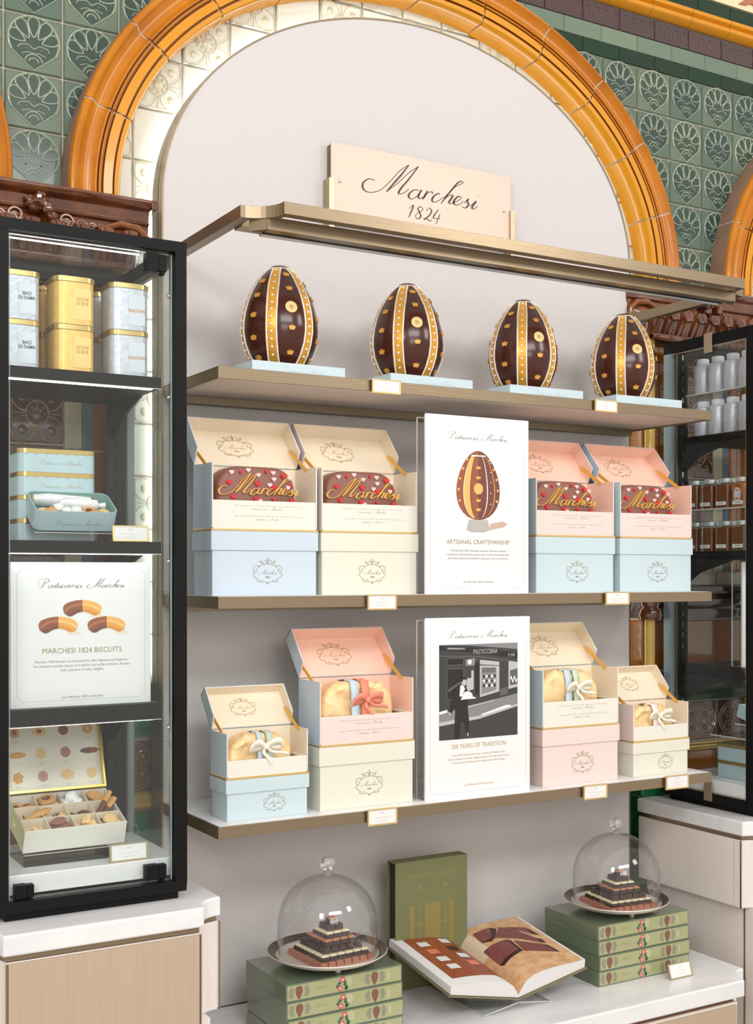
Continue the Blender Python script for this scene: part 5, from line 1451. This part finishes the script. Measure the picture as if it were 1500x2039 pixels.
# poster of the left case
t, sh = poster('poster with three chocolate-dipped biscuits standing in the left glass case', (.5940, 2.400, 1.4402), .2806, .282)
mb = MB(); script_mb(mb, 'Pasticceria Marchesi', .172, .140, .232, -.0004, 0, 2.3); mb.build('heading', M_inkg, sh)
mb = MB(); type_mb(mb, 'MARCHESI 1824 BISCUITS', .0150, .140, .104, -.0004, xs=.95); mb.build('title', M_ink, sh)
mb = MB(); type_mb(mb, ['Marchesi 1824 biscuits are renowned for their lightness and fragrance.', 'The selection includes classics of tradition such as Baci di Dama, Krumiri,', 'and a selection of other delights.'], .0066, .140, .086, -.0004, lead=1.30)
type_mb(mb, 'Join Marchesi 1824 community', .0066, .140, .016, -.0004, shear=.2); mb.build('body_text', M_inkg, sh)
def krumiri(mb, cx, cz, y=-.0005):
    N_ = 24
    def ctr(t_): return (cx + .034 * t_, cz + .006 - .012 * t_ * t_)
    def hw(t_): a = max(0.0, (abs(t_) - .72) / .36); return .0118 * math.sqrt(max(0, 1 - a * a)) * (1.0 - .06 * t_)
    def P(i, v):
        t_ = (-1 + 2 * i / N_) * 1.08; c_ = ctr(t_); h_ = hw(t_); sl = .75 * t_
        return (c_[0] + v * h_ * sl * .9, y, c_[1] + v * h_)
    for i in range(N_):
        L_ = i < N_ // 2
        for a, b, m_, k in ((-1, 1, 0 if L_ else 2, 0), (-1, -.45, 1 if L_ else 3, 1), (.15, .42, 4 if L_ else 5, 2), (-.25, -.15, 1 if L_ else 3, 3)):
            mb.quad([(p[0], p[1] - .0001 * k, p[2]) for p in (P(i, a), P(i + 1, a), P(i + 1, b), P(i, b))], m_)
    mb.quad([(cx + a, y + .0001, cz + b) for a, b in ((.014, -.016), (.040, -.018), (.048, -.014), (.034, -.011))], 6)
mb = MB(); krumiri(mb, .140, .190); krumiri(mb, .092, .158); krumiri(mb, .189, .157)
mb.build('biscuit_illustration', [M_kb, M_kd, mat('print_orange', (.82, .42, .10), .4), mat('print_orange_dark', (.66, .27, .04), .4), mat('print_brown_light', (.42, .15, .07), .4), mat('print_orange_light', (.90, .56, .20), .4), mat('print_warm_shadow', (.80, .66, .52), .5)], sh)

# ---- assortment box
BA = R(18.9)
bb = thing('biscuit_box', 'divided box of assorted biscuits with illustrated open lid, bottom of left case', 'box', (.7295, 2.4365, 1.1525))
bb.rotation_euler = (BA, 0, 0)
W, D, H = .206, .148, .048
mb = MB()
mb.box(-W / 2, W / 2, 0, D, 0, .002, 0)
mb.box(-W / 2, W / 2, -.0, .002, .002, H, 0); mb.box(-W / 2, W / 2, D - .002, D, .002, H, 0)
mb.box(-W / 2, -W / 2 + .002, .002, D - .002, .002, H, 1); mb.box(W / 2 - .002, W / 2, .002, D - .002, .002, H, 0)
mb.box(-W / 2 + .002, W / 2 - .002, .002, D - .002, .016, .018, 2)
mb.build('box_body', [M_quilt, M_olivep, M_creami], bb, bevel=.0006, seg=1)
for k in range(1, 4):
    x = -W / 2 + W * k / 4; mb = MB(); mb.box(x - .0008, x + .0008, .0025, D - .0025, .0182, H - .001); mb.build('divider', M_creami, bb)
for k in range(1, 3):
    y = D * k / 3; mb = MB(); mb.box(-W / 2 + .0025, W / 2 - .0025, y - .0008, y + .0008, .0182, H - .0012); mb.build('divider', M_creami, bb)
la = R(90 - 18.9 - 20)    # lid angle in the box's own frame
def LP_(u, v): return (D + .001 + u * math.cos(la) - v * math.sin(la) * 1, H + u * math.sin(la) + v * math.cos(la))
mb = MB(); q = lambda a, b, c, d: [LP_(a, c), LP_(b, c), LP_(b, d), LP_(a, d)]
mb.prism(q(0, D, -.004, 0), -W / 2, W / 2, 'x', 1)
mb.prism(q(0, .005, 0, .012), -W / 2, W / 2, 'x', 0); mb.prism(q(D - .005, D, 0, .012), -W / 2, W / 2, 'x', 0)
mb.prism(q(.005, D - .005, 0, .012), -W / 2, -W / 2 + .005, 'x', 0); mb.prism(q(.005, D - .005, 0, .012), W / 2 - .005, W / 2, 'x', 0)
ld = mb.build('lid', [mat('bright_gold_rim', (.72, .52, .12), .22, .8), M_chart], bb, bevel=.0006, seg=1)
mb = MB(); tmp = MB()
cols = [2, 3, 4, 2, 2, 3, 5, 6, 2, 7, 3, 3]
for r_ in range(3):
    for c_ in range(4):
        u = .022 + .048 * (2 - r_) ; x = -W * .375 + W * .25 * c_
        k = r_ * 4 + c_
        tmp.__init__()
        nn = 20; base = cols[k]
        wv = {0: .06, 8: .12, 10: .10}.get(k, .03)
        rx_, rz_ = (.020, .0065) if k in (4, 7) else ((.014, .011) if k in (1, 10) else (.0105, .0115))
        P_ = [(x + rx_ * (1 + wv * math.sin(6 * a)) * math.cos(a), u + .012 + rz_ * (1 + wv * math.sin(6 * a)) * math.sin(a)) for a in [2 * PI * i / nn for i in range(nn)]]
        mb.quad([(px, LP_(pz, .0006)[0], LP_(pz, .0006)[1]) for px, pz in P_], base - 2)
        if k in (0, 1, 3, 9, 7): mb.quad([(x + (px - x) * .42 + (.010 if k == 7 else 0), LP_(u + .012 + (pz - u - .012) * (.9 if k == 7 else .42), .0009)[0], LP_(u + .012 + (pz - u - .012) * (.9 if k == 7 else .42), .0009)[1]) for px, pz in P_], {0: 2, 1: 2, 3: 1, 9: 3, 7: 2}[k])
        for j in range(2):
            w2 = .016 - .006 * j
            mb.quad([(x - w2 / 2, *LP_(u - .006 - .0035 * j, .0006)), (x + w2 / 2, *LP_(u - .006 - .0035 * j, .0006)), (x + w2 / 2, *LP_(u - .0068 - .0035 * j, .0006)), (x - w2 / 2, *LP_(u - .0068 - .0035 * j, .0006))], 6)
mb.build('printed_chart', [M_bisc, M_biscl, M_kb, mat('print_mauve', (.42, .20, .17), .4), mat('print_dark_cookie', (.14, .09, .08), .4), mat('print_rosy', (.50, .26, .20), .4), M_rule], ld)
MBX = Matrix.Translation(bb.location) @ Matrix.Rotation(BA, 4, 'X')
cell = lambda c, r: (-W / 2 + W * (c + .5) / 4, D * (r + .5) / 3)
names = {'ring': 'jam ring biscuit', 'oval': 'golden oval biscuit', 'leaf': 'leaf-shaped sugared biscuit', 'chip': 'chocolate chip biscuit', 'meringue': 'white meringue', 'cluster': 'crumbly nut cluster biscuit', 'cocoa': 'cocoa sandwich biscuit',
         'dark': 'dark chocolate biscuit', 'flake': 'square flaky biscuit', 'dipped': 'chocolate-dipped biscuit stick', 'round': 'pale round biscuit'}
spec = {(0, 2): ['ring', 'ring'], (1, 2): ['ring', 'round', 'ring'], (2, 2): ['meringue', 'meringue', 'meringue'], (3, 2): ['oval', 'oval', 'oval'],
        (0, 1): ['chip', 'chip', 'leaf'], (1, 1): ['cluster', 'chip'], (2, 1): ['dark', 'dark'], (3, 1): ['dipped', 'dipped', 'dipped'],
        (0, 0): ['cluster', 'cluster'], (1, 0): ['cocoa', 'cocoa', 'cocoa'], (2, 0): ['flake', 'flake', 'cluster'], (3, 0): ['round', 'round', 'round']}
rn = {0: 'front', 1: 'middle', 2: 'back'}; cn_ = ['first', 'second', 'third', 'fourth']
for (c_, r_), ks in spec.items():
    x, y = cell(c_, r_)
    for i, k in enumerate(ks):
        dx = (-.011, .009, .0)[i]; dy = (.004, -.004, .006)[i]
        z = (.022, .029, .037)[i]; rot = (R((12, -14, 8)[i]), R((-16, 18, 10)[i]), i * 1.3 + c_)
        if k == 'dipped': rot = (R(10), R(-24), R(35 + 8 * i)); z += .006; dx *= .5
        if k == 'leaf': rot = (R(6), R(-10), R(18)); dx = .020; dy = -.004; z = .040
        bisc(k, 'biscuit', MBX, x + dx, y + dy, z, rot, '%s, %s in the %s row, %s compartment from the left' % (names[k], ('left', 'right', 'rear')[i], rn[r_], cn_[c_]), sd=i, group='biscuits in the divided box, %s row %s compartment' % (rn[r_], cn_[c_]), sc=1.18)
ar = thing('acrylic_riser', 'clear acrylic wedge under the divided biscuit box', 'stand', (.7295, 2.435, 1.1252))
mb = MB(); mb.box(-.102, .102, 0, .003, 0, .024); mb.box(-.102, .102, .138, .141, 0, .065); mb.box(-.102, .102, .003, .138, 0, .002); mb.build('acrylic_plates', M_acryl, ar)
mb = MB(); mb.box(-.102, .102, -.0008, 0, .0225, .024); mb.box(-.1028, -.102, 0, .141, 0, .0025); mb.build('polished_edge', M_aedge, ar)
card_tag('brass-framed card leaning on the marble slab in the left glass case', .786, 1.1253, .079, .0355, 2.386, .12, mat('antique_frame', (.42, .34, .20), .4, .4), True, 'card_holder')

# ================================================================ RIGHT CASE CONTENTS
def bottle():
    t = thing('silver_bottle', 'bottle', 'bottle', group='silver bottles in the right glass case')
    mb = MB(); mb.lathe([(0, 0), (.0255, 0), (.0265, .002), (.0265, .078), (.0250, .0825), (.019, .0845), (.0, .0845)], n=24); mb.build('bottle_body', M_bottle, t, True)
    mb = MB(); mb.lathe([(.017, .0848), (.0175, .0855), (.0175, .100), (.016, .1015), (0, .1015)], n=20); mb.build('cap', M_cap, t, True)
    mb = MB(); mb.box(.004, .016, -.0267, -.0262, .028, .034); mb.build('printed_label', M_copper, t)
    return t
b0 = bottle(); rowp = ('farthest', 'second farthest', 'second nearest', 'nearest'); k_ = 0
for lev, z in enumerate((2.0947, 2.2165)):
    for i, y in enumerate((2.614, 2.556, 2.499, 2.443)):
        t = b0 if k_ == 0 else copy_tree(b0); k_ += 1
        t.location = (2.626, y, z); t.rotation_euler = (0, 0, R(-35))
        t['label'] = 'silver bottle with white cap, %s in the %s row of the right case' % (rowp[i], ('lower', 'upper')[lev])
def jar():
    t = thing('spread_jar', 'jar', 'jar', group='jars of brown spread in the right glass case')
    mb = MB(); mb.prism(rrect(.052, .052, .008, 3), .0, .066, 'z'); b = mb.build('jar_body', M_jar, t, True)
    mb = MB(); mb.lathe([(.021, .0662), (.020, .070), (.0205, .071)], n=18, cap=False); mb.build('glass_neck', M_acryl, t, True)
    mb = MB(); mb.lathe([(.0, .0712), (.0235, .0712), (.024, .0725), (.024, .0825), (.0225, .084), (0, .084)], n=24); mb.build('jar_lid', M_jarlid, t, True)
    mb = MB(); mb.box(-.0270, -.0264, -.020, .018, .008, .018); l = mb.build('paper_strip', M_paper, t)
    mb = MB(); mb.box(-.0274, -.0271, -.010, .008, .0125, .0145); l2 = mb.build('lettering', M_inkg, l)
    return t
j0 = jar(); k_ = 0
for lev, z in enumerate((1.7639, 1.8845)):
    for i, y in enumerate((2.640, 2.581, 2.520, 2.458)):
        t = j0 if k_ == 0 else copy_tree(j0); k_ += 1
        t.location = (2.626, y, z)
        t['label'] = 'silver-lidded jar of brown spread, %s in the %s row' % (rowp[i], ('lower', 'upper')[lev])
jx = [o for o in COL.objects if o.name.startswith('spread_jar')][-1]
for ch in jx.children:
    if ch.name.startswith('jar_body'): ch.data = ch.data.copy(); ch.data.materials[0] = M_jaro
mb = MB(); P_ = [(math.cos(a) * .013, .035 + math.sin(a) * .019) for a in [2 * PI * i / 20 for i in range(20)]]
mb.prism(P_, -.0275, -.0270, 'x', 0); mb.prism([(a * .86, .035 + (b - .035) * .86) for a, b in P_], -.0278, -.0275, 'x', 1); mb.prism([(-.009, .027), (.009, .027), (.009, .044), (-.009, .044)], -.0281, -.0278, 'x', 2)
mb.build('oval_label', [M_paper, M_copper, mat('lilac_label', (.55, .62, .82), .5)], jx)
def shelf_riser(label, x, y0, y1, z0, h, w_):
    t = thing('acrylic_riser', label, 'stand', (x, y0, z0))
    mb = MB(); mb.box(0, w_, 0, y1 - y0, h - .003, h); mb.box(0, .003, 0, .003, 0, h - .003); mb.box(0, w_, y1 - y0 - .003, y1 - y0, 0, h - .003); mb.build('acrylic_plates', M_acryl, t)
    mb = MB(); mb.box(-.0008, 0, 0, y1 - y0, h - .0035, h + .0003); mb.box(0, w_, -.0008, 0, h - .0035, h + .0003); mb.box(-.0008, 0, 0, .003, 0, h - .0035); mb.build('polished_edge', M_aedge, t)
shelf_riser('clear acrylic riser carrying the upper row of silver bottles', 2.5945, 2.408, 2.650, 2.0946, .1216, .12)
shelf_riser('clear acrylic riser carrying the upper row of jars', 2.5945, 2.420, 2.653, 1.7638, .1204, .12)
shelf_riser('clear acrylic riser over the two blue tins in the right case', 2.600, 2.400, 2.560, 1.1252, .1190, .19)
for k in range(2):
    t = copy_tree(ft); t.location = (2.692, 2.484, 1.1256 + .0475 * k); t['label'] = 'pale blue gold-rimmed tin, %s one under the acrylic riser in the right case' % ('lower', 'upper')[k]
    for ch in t.children:
        ch.rotation_euler = (0, 0, 0)
t, sh = poster('white poster in the right glass case, mostly hidden by its front frame', (2.609, 2.448, 1.4402), .2806, .292)
shelf_riser('small clear acrylic riser on top of the tin riser in the right case', 2.612, 2.405, 2.478, 1.2444, .038, .15)
tt = thing('blue_tray', 'pale blue tilted tray of pink biscuits in the right case', 'tray', (2.612, 2.403, 1.2845)); tt.rotation_euler = (R(14), 0, 0)
mb = MB(); mb.box(0, .16, 0, .072, 0, .002); mb.box(0, .002, 0, .072, .002, .036); mb.box(.158, .16, 0, .072, .002, .036); mb.box(.002, .158, 0, .002, .002, .030); mb.box(.002, .158, .070, .072, .002, .036); mb.build('tray_body', M_tinblue, tt)
MR = Matrix.Translation(tt.location) @ Matrix.Rotation(R(14), 4, 'X')
for i in range(8): bisc('cocoa' if i % 2 else 'round', 'biscuit', MR, .020 + .034 * (i % 4), .020 + .030 * (i // 4), .024, (R(8), R(5), i), 'small biscuit in the tilted tray of the right case, %s of the %s row' % (('first', 'second', 'third', 'fourth')[i % 4], ('front', 'back')[i // 4]), group='biscuits in the tilted blue tray')

# ================================================================ COUNTER
CZ = .6725
def green_box(w_, d_, h_):
    t = thing('chocolate_box', 'box', 'box', group='stacked green printed chocolate boxes')
    mb = MB(); mb.box(0, w_, 0, d_, 0, h_ - .0006); b = mb.build('box_body', M_gbox, t, bevel=.0008)
    mb = MB(); mb.box(.003, w_ - .003, -.0008, 0, .0032, h_ - .0035, 0)
    k = w_ / .30; y = -.0010; hz = h_ / 2
    for x in (.032, .226):
        mb.quad([(x * k + a * k, y, hz + b) for a, b in [(.0085 * math.cos(q) + .002 * math.sin(2 * q), .0145 * math.sin(q) - .001) for q in [2 * PI * i / 16 for i in range(16)]]], 1)
        for s_, xo in ((-1, -.018), (1, .019)):
            for dz, r_ in ((.007, .005), (0, .006), (-.007, .005)): disc(mb, (x + xo + s_ * .002 * (dz == 0)) * k, hz + dz, r_ * 1.1, r_, y - .0001, 2, 9)
    disc(mb, .158 * k, hz + .004, .010, .011, y, 3, 12); disc(mb, .262 * k, hz, .004, .012, y, 3, 10)
    for (x, z, r_) in ((.142, .009, .0062), (.136, -.009, .0064)):
        for q in range(6): disc(mb, (x + .0036 * math.cos(q * PI / 3)) * k, hz + z + .0036 * math.sin(q * PI / 3), .0034, .0034, y - .0003, 4, 8)
        disc(mb, x * k, hz + z, .0030, .0030, y - .0005, 5, 8)
    for (x, z) in ((.133, .002), (.148, -.002), (.152, -.008), (.147, .004), (.150, -.012), (.128, -.004)):
        mb.quad([(x * k, y - .0002, hz + z - .004), (x * k + .006, y - .0002, hz + z), (x * k, y - .0002, hz + z + .005), (x * k - .004, y - .0002, hz + z)], 6)
    mb.build('front_label', [M_gboxl, M_gbrown, M_ggrey, M_gboxl2, M_rose, M_rosel, M_leafp], b)
    mb = MB(); script_mb(mb, 'Marchesi', .034 * k, .085 * k, hz - .001, -.0014, 0, 1.5); mb.build('lettering', M_inkl, b)
    return t
for side, (x, y, w_, d_) in (('left', (1.166, 2.367, .289, .205)), ('right', (2.030, 2.374, .305, .212))):
    g0 = None
    for k in range(4):
        t = green_box(w_, d_, .038) if g0 is None else copy_tree(g0)
        g0 = g0 or t
        jit = (.0, .0015, -.001, -.002)[k]
        t.location = (x + jit, y - jit * .5, CZ + .0381 * k)
        t['label'] = 'green printed chocolate box, %s of the %s stack of four' % (('bottom', 'second from bottom', 'third from bottom', 'top')[k], side)
ST = CZ + .1525
def dish(label, x, y):
    t = thing('silver_dish', label, 'plate', (x, y, ST))
    prof = [(0, .011), (.070, .011), (.098, .013), (.118, .019), (.134, .029), (.1355, .0305), (.1345, .032), (.131, .031), (.116, .0225), (.097, .0165), (.070, .0145), (0, .0145)]
    mb = MB(); mb.lathe(prof, n=64, mifn=lambda q: 1 if q in (6, 7) else 0, cap=False); mb.build('dish_body', [M_silver, M_silverd], t, True)
    for k in range(3):
        a = R(-100 + 120 * k); mb = MB(); mb.lathe([(0, .0), (.005, .0), (.007, .003), (.005, .006), (.0065, .0085), (.0055, .0112), (0, .0112)], .075 * math.cos(a), .075 * math.sin(a), 14); mb.build('ball_foot', M_silver, t, True)
    return t
def cloche(label, x, y, az):
    t = thing('glass_cloche', label, 'glass dome', (x, y, ST + .0168))
    r, h = .1125, .182
    prof = [(r * .995, 0), (r, .01), (r, .070)] + [(r * math.cos(a) ** .92, .070 + (h - .070) * math.sin(a)) for a in [PI / 2 * i / 14 for i in range(1, 14)]] + [(.004, h)]
    inn = [(max(.003, a - .0022), b - (.0022 if b > .1 else 0)) for a, b in prof]
    mb = MB(); mb.lathe(prof, n=56, cap=False); mb.lathe(inn, n=56, cap=False)
    q = len(mb.v); mb.lathe([(r * .995 - .0022, 0), (r * .995, 0)], n=56, cap=False)
    mb.build('dome', M_glass_dome, t, True)
    mb = MB(); mb.lathe([(.010, h + .0), (.007, h + .004), (.0075, h + .007), (.013, h + .012), (.0175, h + .020), (.0178, h + .026), (.0145, h + .034), (.008, h + .0395), (.0, h + .041)], n=28)
    mb.build('knob', mat('crystal', (.92, .93, .93), .03, trans=.9), t, True)
    mb = MB(); crest_mb(mb, .048, 0, .058, 0)
    mb.v = [((r + .0006) * math.cos(az + vx / r), (r + .0006) * math.sin(az + vx / r), vz) for vx, vy, vz in mb.v]
    mb.build('etched_crest', mat('etched_grey', (.30, .30, .32), .5), t)
    return t
CH = {}
def praline(nm, mats):
    if nm not in CH:
        a, h = .0100, .0127; mb = MB()
        def fr(s0, s1, z0, z1, mi):
            n = len(mb.v)
            for s_, z in ((s0, z0), (s1, z1)): mb.v += [(-s_, -s_, z), (s_, -s_, z), (s_, s_, z), (-s_, s_, z)]
            for q in ((0, 3, 2, 1), (4, 5, 6, 7), (0, 1, 5, 4), (1, 2, 6, 5), (2, 3, 7, 6), (3, 0, 4, 7)): mb.f.append(tuple(n + i for i in q)); mb.m.append(mi)
        fr(a, a * .86, 0, h - .0038, 0); fr(a * .90, a * .80, h - .0037, h - .0002, 1 if len(mats) > 1 else 0)
        CH[nm] = mb.mesh(nm, mats)
    return CH[nm]
def pyramid(cx, cy, rot, side):
    z = ST + .0152
    lv = [(7, 'ruby', [M_chpink]), (6, 'white_topped', [M_chd, M_chwhite]), (5, 'dark', [M_chd]), (4, 'caramel_topped', [M_chd, M_chcop]), (3, 'white_topped', [M_chd, M_chwhite]), (2, 'dark', [M_chd]), (1, 'caramel_topped', [M_chd, M_chcop])]
    wd = {'ruby': 'ruby pink', 'white_topped': 'white-topped dark', 'dark': 'plain dark', 'caramel_topped': 'caramel-topped dark'}
    on = ('bottom', 'second', 'third', 'fourth', 'fifth', 'sixth', 'topmost')
    for k, (n, nm, ms) in enumerate(lv):
        me = praline(nm + '_praline', ms)
        for i in range(n):
            for j in range(n):
                if 0 < i < n - 1 and 0 < j < n - 1 and not (n == 3): continue
                lx, ly = (i - (n - 1) / 2) * .0206, (j - (n - 1) / 2) * .0206
                x = cx + lx * math.cos(rot) - ly * math.sin(rot); y = cy + lx * math.sin(rot) + ly * math.cos(rot)
                o = place(me, 'praline', None, (x, y, z + k * .0129), (0, 0, rot + random.uniform(-.04, .04)))
                od = ('first', 'second', 'third', 'fourth', 'fifth', 'sixth', 'seventh')
                if n == 1: ps = 'at the very top'
                elif j == 0: ps = '%s along the front' % od[i]
                elif j == n - 1: ps = '%s along the back' % od[i]
                elif i == 0: ps = '%s back along the left side' % od[j]
                elif i == n - 1: ps = '%s back along the right side' % od[j]
                else: ps = 'in the middle'
                tag(o, '%s praline, %s, %s layer, %s pyramid' % (wd[nm], ps, on[k], side), 'chocolate', '%s layer of the %s praline pyramid' % (on[k], side))
for side, x, y, px, py, rot in (('left', 1.313, 2.460, 1.318, 2.452, R(4)), ('right', 2.171, 2.470, 2.170, 2.462, R(-6))):
    dish('round silver dish on top of the %s stack of green boxes' % side, x, y)
    pyramid(px, py, rot, side)
    v = math.atan2(-y, -x)
    cloche('glass dome with crystal knob over the %s praline pyramid' % side, x, y, v + R(40 if side == 'left' else 58))

# ---- slipcased book against the wall
bk = thing('slipcase_book', 'upright olive slipcase with gold printed shop front behind the open book', 'book', (1.577, 2.600, CZ))
w_, d_, h_ = .2135, .040, .3150
mb = MB(); mb.box(0, w_, 0, .0025, 0, h_); mb.box(0, w_, d_ - .0025, d_, 0, h_); mb.box(0, w_, .0025, d_ - .0025, h_ - .0025, h_); mb.box(0, w_, .0025, d_ - .0025, 0, .0025); mb.box(w_ - .0025, w_, .0025, d_ - .0025, .0025, h_ - .0025)
sc_ = mb.build('slipcase', M_bookg, bk, bevel=.0005, seg=1)
mb = MB(); mb.box(.006, w_ - .003, .0035, d_ - .0035, .003, h_ - .003); mb.build('book_block', M_bookd, bk)
mb = MB(); type_mb(mb, 'PASTICCERIA  MARCHESI', .0115, .108, h_ - .042, -.0004, xs=.80, space=1.35); mb.build('lettering', M_bookf, sc_)
mb = MB(); x0, x1, zt, zb = .040, .170, h_ - .085, .0
for a, b, zz, t_ in ((x0 + .006, x1 - .006, zt + .010, .0012), (x0, x1, zt - .006, .002), (x0 - .002, x1 + .002, zt - .012, .0015), (x0 + .002, x1 - .002, zt - .020, .002), (x0 - .004, x1 + .004, .092, .003), (x0 - .006, x1 + .006, .082, .0015), (x0, x1, .070, .002)):
    mb.quad([(a, -.0005, zz), (b, -.0005, zz), (b, -.0005, zz + t_), (a, -.0005, zz + t_)], 1)
for a, b in ((x0, x0 + .016), (x0 + .044, x0 + .090), (x1 - .014, x1)):     # diamond brick lattice
    s_ = .0046; r_ = 0; z = .100
    while z < zt - .026:
        x = a + (s_ / 2 if r_ % 2 else 0)
        while x < b - s_ * .5:
            mb.quad([(x, -.0005, z + s_ * .35), (x + s_ * .42, -.0005, z), (x + s_ * .84, -.0005, z + s_ * .35), (x + s_ * .42, -.0005, z + s_ * .7)], 0); x += s_
        z += s_ * .5; r_ += 1
for a in (x0 + .022, x0 + .098):
    z = .100
    while z < zt - .028:
        mb.quad([(a, -.0005, z), (a + .014, -.0005, z), (a + .014, -.0005, z + .0028), (a, -.0005, z + .0028)], 1 if int(z * 100) % 5 else 0); z += .0055
    disc(mb, a + .007, zt + .018, .007, .005, -.0006, 1, 10)
for a in (x0 + .004, x0 + .030, x0 + .060, x0 + .092, x0 + .120): mb.quad([(a, -.0005, .0), (a + .0012, -.0005, .0), (a + .0012, -.0005, .070), (a, -.0005, .070)], 1)
mb.build('shop_front_print', [M_bookf, M_bookf2], sc_)

# ---- open book on its stand
ob = thing('open_book', 'open illustrated book showing broken chocolate, lying in an acrylic cradle', 'book', (1.765, 2.352, .7015)); ob.rotation_euler = (R(8.3), 0, 0)
BW, BLn, PK = .196, .275, 32
def page_z(x, right):
    pts = [(0, .003), (.008, .019), (.020, .033), (.045, .046), (.085, .0535), (.13, .0575), (.20, .060)] if not right else [(0, .003), (.008, .020), (.020, .036), (.040, .048), (.065, .054), (.10, .0575), (.14, .059), (.20, .061)]
    for (a, p), (b, q) in zip(pts, pts[1:]):
        if x <= b: return p + (q - p) * (x - a) / (b - a)
    return pts[-1][1]
cover_z = lambda x: -.003 + .215 * x
for right in (0, 1):
    sx = 1 if right else -1; K = PK
    top = [(sx * BW * i / K, page_z(BW * i / K, right)) for i in range(K + 1)]
    bot = [(sx * BW * i / K, cover_z(BW * i / K) + .0015) for i in range(K + 1)]
    mb = MB()
    for i in range(K):
        a, b, c_, d = top[i], top[i + 1], bot[i + 1], bot[i]
        mb.quad([(a[0], 0, a[1]), (b[0], 0, b[1]), (b[0], BLn, b[1]), (a[0], BLn, a[1])], 0)
        for y in (0, BLn): mb.quad([(a[0], y, a[1]), (b[0], y, b[1]), (c_[0], y, c_[1]), (d[0], y, d[1])], 1)
        mb.quad([(d[0], 0, d[1]), (c_[0], 0, c_[1]), (c_[0], BLn, c_[1]), (d[0], BLn, d[1])], 1)
    mb.quad([(top[-1][0], 0, top[-1][1]), (top[-1][0], BLn, top[-1][1]), (bot[-1][0], BLn, bot[-1][1]), (bot[-1][0], 0, bot[-1][1])], 1)
    pb = mb.build('page_block', [M_paper, M_pages], ob, True)
    mb = MB(); e = BW + .006
    mb.prism([(0, -.006), (sx * e, cover_z(e) - .003), (sx * e, cover_z(e)), (0, -.0032)], -.004, BLn + .004); mb.build('cover', mat('book_cover', (.20, .17, .09), .5), ob)
    mb = MB()
    def PT(u, v, lift):
        k = min(PK - 1, int(u * PK + 1e-9)); a_, b_ = page_z(BW * k / PK, right), page_z(BW * (k + 1) / PK, right)
        return (sx * BW * u, BLn * v, a_ + (b_ - a_) * (u * PK - k) + lift)
    def grid(u0, u1, v0, v1, mi, lift, n=14):
        poly([(u0, v0), (u1, v0), (u1, v1), (u0, v1)], mi, lift)
    def poly(uv, mi, lift):
        # split long edges so the print follows the curved page
        def cut(P_, lim, keep_low):
            out = []
            for i in range(len(P_)):
                a, b = P_[i - 1], P_[i]
                ia, ib = (a[0] <= lim) == keep_low or a[0] == lim, (b[0] <= lim) == keep_low or b[0] == lim
                if ia != ib:
                    t_ = (lim - a[0]) / (b[0] - a[0]); out.append((lim, a[1] + (b[1] - a[1]) * t_))
                if ib: out.append(b)
            return out
        for i in range(PK):
            q_ = cut(cut(uv, i / PK, False), (i + 1) / PK, True)
            if len(q_) > 2: mb.quad([PT(u, v, lift) for u, v in q_], mi)
    if right:
        grid(.005, .965, .0, 1.0, 0, .0005)
        grid(.005, .16, .55, 1.0, 1, .0008, 8)
        S1 = [([(.60, .86), (.86, .76), (.84, .62), (.66, .82)], 2), ([(.86, .76), (.89, .71), (.90, .56), (.84, .62)], 3),
              ([(.18, .90), (.44, .90), (.31, .73), (.16, .72)], 2), ([(.44, .90), (.50, .85), (.36, .72), (.26, .68), (.16, .72), (.31, .73)], 3),
              ([(.33, .71), (.56, .87), (.70, .77), (.80, .54), (.79, .44), (.59, .59)], 2), ([(.80, .54), (.85, .50), (.84, .41), (.79, .44)], 3),
              ([(.09, .63), (.43, .63), (.41, .42), (.08, .36)], 2), ([(.43, .63), (.47, .59), (.44, .38), (.10, .32), (.08, .36), (.41, .42)], 3),
              ([(.50, .58), (.78, .40), (.80, .23), (.45, .37)], 2), ([(.78, .40), (.82, .37), (.84, .21), (.80, .23)], 3)]
        for P_, m_ in S1: poly(P_, m_, .0014 if m_ == 2 else .0012)
        mb.build('chocolate_photograph', [M_sand, M_sandl, M_shard, M_shardd], pb)
    else:
        grid(.02, .86, .13, .94, 0, .0005)
        for u, v, m_ in ((.67, .80, 1), (.66, .645, 2), (.655, .49, 1), (.65, .335, 1), (.32, .70, 3), (.31, .543, 1), (.31, .385, 2), (.30, .86, 1)):
            grid(u - .075, u + .075, v - .045, v + .045, m_, .0012, 2)
        mb.build('tasting_photograph', [M_brick, M_paper, mat('photo_coral', (.75, .22, .12), .35), M_shardd], pb)
st_ = thing('book_cradle', 'clear acrylic cradle standing under the open book', 'stand', (1.765, 2.352, CZ))
mb = MB()
for sx in (-1, 1):
    mb.prism([(sx * .0, .0145), (sx * .001, .0175), (sx * .099, .003), (sx * .099, 0)], 0, .245)
    mb.prism([(sx * .0, .017), (sx * .0, .020), (sx * .150, .020 + .0325 - .003), (sx * .150, .0145 + .0325)], .0, .003)
for z in (0,): pass
mb.build('acrylic_plates', M_acryl, st_)
mb = MB()
for sx in (-1, 1):
    mb.tube([(sx * .001, -.001, .016), (sx * .099, -.001, .0018)], .0014, 4); mb.tube([(sx * .099, 0, .0016), (sx * .099, .245, .0016)], .0014, 4)
mb.build('polished_edge', M_aedge, st_)
card_tag('brass-framed card standing before the right stack of green boxes', 2.222, CZ + .0005, .077, .038, 2.322, .30, mat('antique_frame', (.42, .34, .20), .4, .4), True, 'card_holder')
